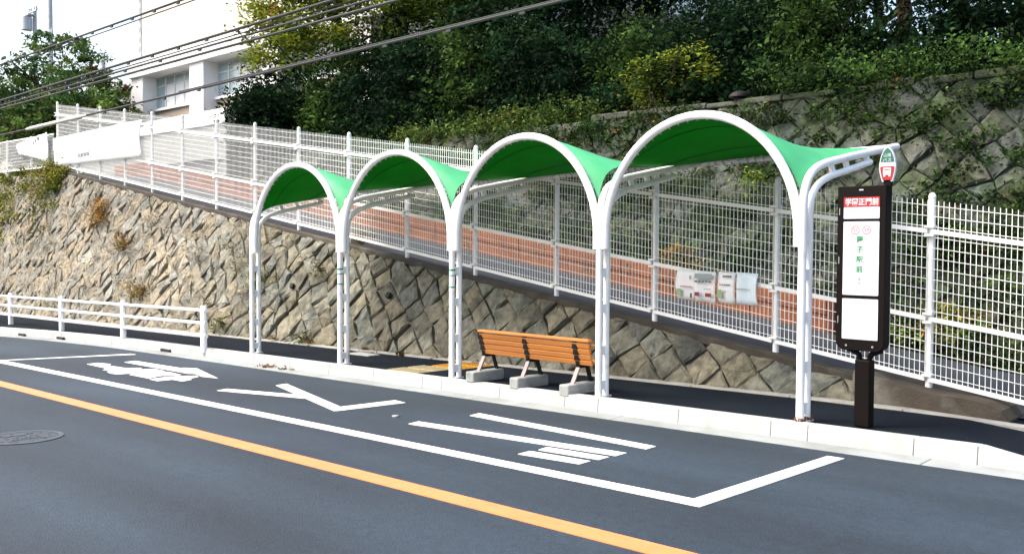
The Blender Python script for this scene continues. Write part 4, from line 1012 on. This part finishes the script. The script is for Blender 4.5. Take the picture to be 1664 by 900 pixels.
shrub('yellow-leaved shrub in the dark row above the largest arch', (-10.9, 14.9, 3.9), [((-11.0,14.75,4.45),(0.55,0.4,0.3)), ((-10.3,14.8,5.0),(0.5,0.3,0.18)), ((-11.2,14.8,4.85),(0.5,0.3,0.2)), ((-9.9,14.9,4.6),(0.4,0.3,0.25))], 2400, 0.08, (0.016,0.048,0.014), (0.26,0.31,0.035), 141, flat=1.1, per=34, clr=0.24)
shrub('light green low bush spilling over the wall top left of the largest arch', (-13.6, 14.6, 3.8), [((-13.9,14.2,3.95),(0.9,0.4,0.30)), ((-12.5,14.2,4.0),(0.8,0.4,0.32)), ((-15.2,14.2,3.9),(0.8,0.4,0.25)), ((-16.8,14.2,3.85),(0.9,0.4,0.25))], 9000, 0.085, (0.016,0.045,0.012), (0.15,0.21,0.04), 142, c3=(0.30,0.22,0.05), c3f=0.03)

# plants on the upper wall
def on_upper(u, f, h): return uS(u, uL(u)*f, h)
def wallplant(label, u, f, ru, rz, n, c1, c2, seed, size=0.06, **k):
    p = on_upper(u, f, 0.05); t = empty('wall_plant', p, label, 'plant')
    mb = MB(); rr = random.Random(seed)
    for q in range(5): mb.tube([p, p+V(rr.uniform(-.5,.5)*ru,-0.08,rr.uniform(-.2,.5)*rz), p+V(rr.uniform(-1,1)*ru,-0.12,rr.uniform(-.6,1)*rz)], [0.012,0.008,0.004], 4)
    mb.build('stem', M['bark_warm'], t)
    leaves('foliage', [(tuple(p+V(0,-0.10,0)), (ru,0.14,rz))], n, size, c1, c2, seed, t, shell=0.1, per=30, clr=0.2, **k)
wallplant('dark bush growing from the upper wall right of the oval sign head', -5.0, 0.40, 0.55, 0.32, 2400, DK1, MG2, 151)
wallplant('yellowish flowering plant on the upper wall right above the fence end', -4.6, 0.16, 0.55, 0.14, 900, (0.10,0.15,0.03), (0.55,0.46,0.06), 152, size=0.05)
wallplant('pale sprig on the upper wall just right of the oval sign head', -6.05, 0.53, 0.25, 0.16, 260, (0.20,0.26,0.10), (0.50,0.52,0.28), 153, size=0.05)
wallplant('bright green plant on the upper wall over the right end of the canopy', -7.9, 0.62, 0.22, 0.28, 420, (0.06,0.14,0.03), (0.26,0.34,0.06), 154, size=0.06)
wallplant('orange and yellow plant on the upper wall seen through the fence under the largest arch', -8.9, 0.22, 0.35, 0.30, 700, (0.12,0.13,0.03), (0.50,0.28,0.04), 155, size=0.06)
wallplant('leafy green tuft on the upper wall seen through the fence beside the sign case', -5.9, 0.06, 0.55, 0.30, 1500, (0.05,0.13,0.03), (0.24,0.36,0.06), 156, size=0.065)
g = random.Random(9); bl = []
for k in range(380):
    u = g.uniform(-20, -3); f = g.uniform(0.02, 1.02)**(1.0 if k % 2 else 1.7); p = on_upper(u, f, 0.03); bl.append((tuple(p), (g.uniform(.2,.8), 0.06, g.uniform(.06,.3))))
o = leaves('creeper', bl, 130000, 0.06, (0.018,0.048,0.016), (0.075,0.125,0.03), 161, shell=0.1, per=26, clr=0.17, c3=(0.20,0.11,0.04), c3f=0.05, at=(-9,14,3))
tag(o, 'creepers and moss tufts scattered over the mossy upper wall', 'creeper', kind='stuff')
bl = []
for k in range(46):
    u = -3.6-k*0.42+g.uniform(-.1,.1); p = V(u, yf(u)+2.8, ramp_z(u)+0.22); bl.append((tuple(p), (0.35, 0.18, g.uniform(.15,.42))))
o = leaves('ground_cover', bl, 9000, 0.065, (0.03,0.075,0.02), (0.17,0.25,0.05), 162, shell=0.1, per=30, clr=0.22, at=(-9,12,1), c3=(0.3,0.2,0.05), c3f=0.05)
tag(o, 'low green plants growing between the ramp and the foot of the upper wall', 'plants', kind='stuff')
# hilltop fringe that hangs over the upper wall at the right
bl = [((x, uy(x)+0.05+0.2*math.sin(x*5), UT+0.30+0.12*math.sin(x*3.1)), (0.5, 0.35, 0.30)) for x in [-1.5-0.45*i for i in range(15)]]
bl += [(tuple(on_upper(u, f, 0.08)), (0.4, 0.1, 0.25)) for u, f in ((-5.1,0.86),(-4.4,0.92),(-4.9,0.72),(-5.8,0.93),(-3.6,0.85),(-4.0,0.7))]
o = leaves('overgrowth', bl, 9000, 0.07, DK1, MG2, 163, shell=0.1, per=40, clr=0.28, at=(-5,15,4)); tag(o, 'dark growth spilling over the top of the upper wall at right', 'undergrowth', kind='stuff')
bl = [((x, 19.6+0.4*math.sin(x*2.7), 5.6+0.5*math.sin(x*1.3)), (1.0, 0.7, 1.6)) for x in [-33+0.8*i for i in range(24)]] + [((x, 19.6, 5.1+0.3*math.sin(x*2.3)), (0.9, 0.6, 0.9)) for x in [-14+0.8*i for i in range(14)]] + [((x, 18.6, 5.8), (0.9, 0.6, 1.6)) for x in [-6.8+0.7*i for i in range(7)]]
bl += [((x, 15.2+0.5*math.sin(x*2.7), 4.25), (0.7, 0.7, 0.45)) for x in [-28+0.6*i for i in range(44)]] + [((x, 17.5+0.5*math.sin(x*2.1), 4.6), (0.8, 0.7, 0.7)) for x in [-28+0.8*i for i in range(32)]]
o = leaves('undergrowth', bl, 60000, 0.13, DK1, DK2, 164, shell=0.1, per=50, clr=0.35, at=(-14,16,4)); tag(o, 'dark undergrowth filling the ground beneath the hillside trees', 'undergrowth', kind='stuff')

# weeds on the lower wall
def on_wall(x, f, h): return wS(x, wL(x)*f, h)
bl = []
for k in range(110):
    x = -27.6 - abs(g.gauss(0, 4.5)); f = min(1.03, 1.03-abs(g.gauss(0, 0.16+0.055*(-27.6-x)))); p = on_wall(x, f, 0.06); bl.append((tuple(p), (g.uniform(.2,.6), 0.1, g.uniform(.1,.35))))
o = leaves('weeds', bl, 12000, 0.075, (0.06,0.09,0.018), (0.26,0.25,0.04), 171, shell=0.1, per=30, clr=0.25, c3=(0.30,0.20,0.05), c3f=0.06, at=(-29,10,2)); tag(o, 'yellow-green weeds covering the far left of the sloping wall', 'weeds', kind='stuff')
bl = []
for k in range(420):
    x = g.uniform(-29, -15.2); f = g.uniform(0.05, 0.98); p = on_wall(x, f, 0.03); bl.append((tuple(p), (g.uniform(.05,.22), 0.04, g.uniform(.08,.30))))
o = leaves('dry_moss', bl, 15000, 0.042, (0.10,0.09,0.05), (0.30,0.25,0.13), 172, shell=0.1, per=16, clr=0.15, c3=(0.10,0.12,0.04), c3f=0.16, at=(-22,10,2), aspect=0.3); tag(o, 'dry moss and dead grass clinging all over the pale left part of the sloping wall', 'dry moss', kind='stuff')
def tuft(label, x, f, rx, rz, n, c1, c2, seed, size=0.07):
    p = on_wall(x, f, 0.05); t = empty('weed_tuft', p, label, 'weed')
    mb = MB(); rr = random.Random(seed)
    for q in range(9): mb.tube([p+V(rr.uniform(-.6,.6)*rx,0,0), p+V(rr.uniform(-1,1)*rx,-0.12,rr.uniform(.3,1)*rz)], [0.009,0.003], 4)
    mb.build('stem', M['bark_warm'], t)
    leaves('foliage', [(tuple(p+V(0,-0.07,0)), (rx,0.10,rz))], n, size, c1, c2, seed, t, shell=0.1, per=20, clr=0.18, aspect=0.3)
tuft('large dry orange weed hanging on the upper left of the sloping wall', -24.3, 0.78, 0.6, 0.45, 1100, (0.20,0.11,0.03), (0.48,0.28,0.07), 181)
tuft('small dry weed on the wall below the banner end', -22.3, 0.62, 0.35, 0.28, 420, (0.20,0.14,0.04), (0.44,0.30,0.10), 182)
tuft('dry yellow weed low on the wall above the second guard rail post', -20.6, 0.28, 0.5, 0.25, 520, (0.16,0.12,0.04), (0.42,0.30,0.08), 183)
tuft('green weed on the wall just left of the first shelter column', -15.95, 0.52, 0.16, 0.32, 420, (0.04,0.09,0.02), (0.20,0.24,0.05), 184, 0.06)
tuft('small green weed at the wall foot left of the first shelter column', -16.7, 0.10, 0.2, 0.16, 260, (0.04,0.09,0.02), (0.18,0.22,0.05), 185, 0.06)
tuft('green weed on the wall between the first two columns', -14.1, 0.72, 0.16, 0.14, 240, (0.06,0.08,0.02), (0.20,0.18,0.05), 186, 0.05)
tuft('green weed at the wall foot between the first two columns', -13.9, 0.05, 0.25, 0.1, 260, (0.05,0.08,0.02), (0.2,0.18,0.05), 187, 0.05)
p = V(-13.9, yf(-13.9)+0.35, ramp_z(-13.9)); t = empty('weed_tuft', p, 'yellow weed growing on the ramp edge behind the fence between second and third columns', 'weed')
mb = MB()
for q in range(7): mb.tube([p, p+V((q-3)*0.1, 0.02*q, 0.35+0.05*(q % 3))], [0.008,0.003], 4)
mb.build('stem', M['bark_warm'], t); leaves('foliage', [(tuple(p+V(0,0,0.22)), (0.4,0.15,0.22))], 600, 0.06, (0.10,0.11,0.02), (0.42,0.33,0.06), 188, t, shell=0.1, per=20, clr=0.15, aspect=0.3)

# fallen leaves in the gutter and along the wall foot
bl = [((-12.6+0.07*k+g.uniform(-.1,.1), 7.60+g.uniform(-.05,.02), gz(-12.3)+0.02), (0.05,0.03,0.008)) for k in range(12)] + [((g.uniform(-15,-8), 9.06+g.uniform(-.03,.06), gz(-11)+0.165), (0.06,0.03,0.008)) for k in range(16)]
o = leaves('leaf_litter', bl, 260, 0.055, (0.10,0.05,0.02), (0.28,0.14,0.06), 191, shell=0.0, per=6, clr=0.07, at=(-12,8,0)); tag(o, 'brown fallen leaves gathered in the gutter and at the wall foot', 'fallen leaves', kind='stuff')
mb = MB(); mb.hexa([(-7.72,6.10,gz(-7.7)+.002),(-7.66,6.10,gz(-7.7)+.002),(-7.66,6.16,gz(-7.7)+.002),(-7.72,6.16,gz(-7.7)+.002),(-7.71,6.11,gz(-7.7)+.018),(-7.67,6.10,gz(-7.7)+.012),(-7.66,6.15,gz(-7.7)+.02),(-7.70,6.16,gz(-7.7)+.012)])
tag(mb.build('scrap', M['concrete'], at=(-7.69,6.13,gz(-7.69))), 'tiny crumpled pale scrap lying on the road inside the bus bay', 'litter')

mb = MB(); u = -8.55; c_ = V(u, uy(u)+0.05, UT+0.10)
mb.tube([c_+V(0,0,-0.05), c_+V(0,0,0.05)], 0.10, 14)
mb.tube([c_+V(0,0,0.03), c_+V(0,0,0.07), c_+V(0,0,0.11), c_+V(0,0,0.135)], [0.18,0.17,0.12,0.03], 18)
tag(mb.build('vent_cap', M['iron'], smooth=True, at=c_), 'small dark domed cap standing on top of the mossy upper wall', 'cap')
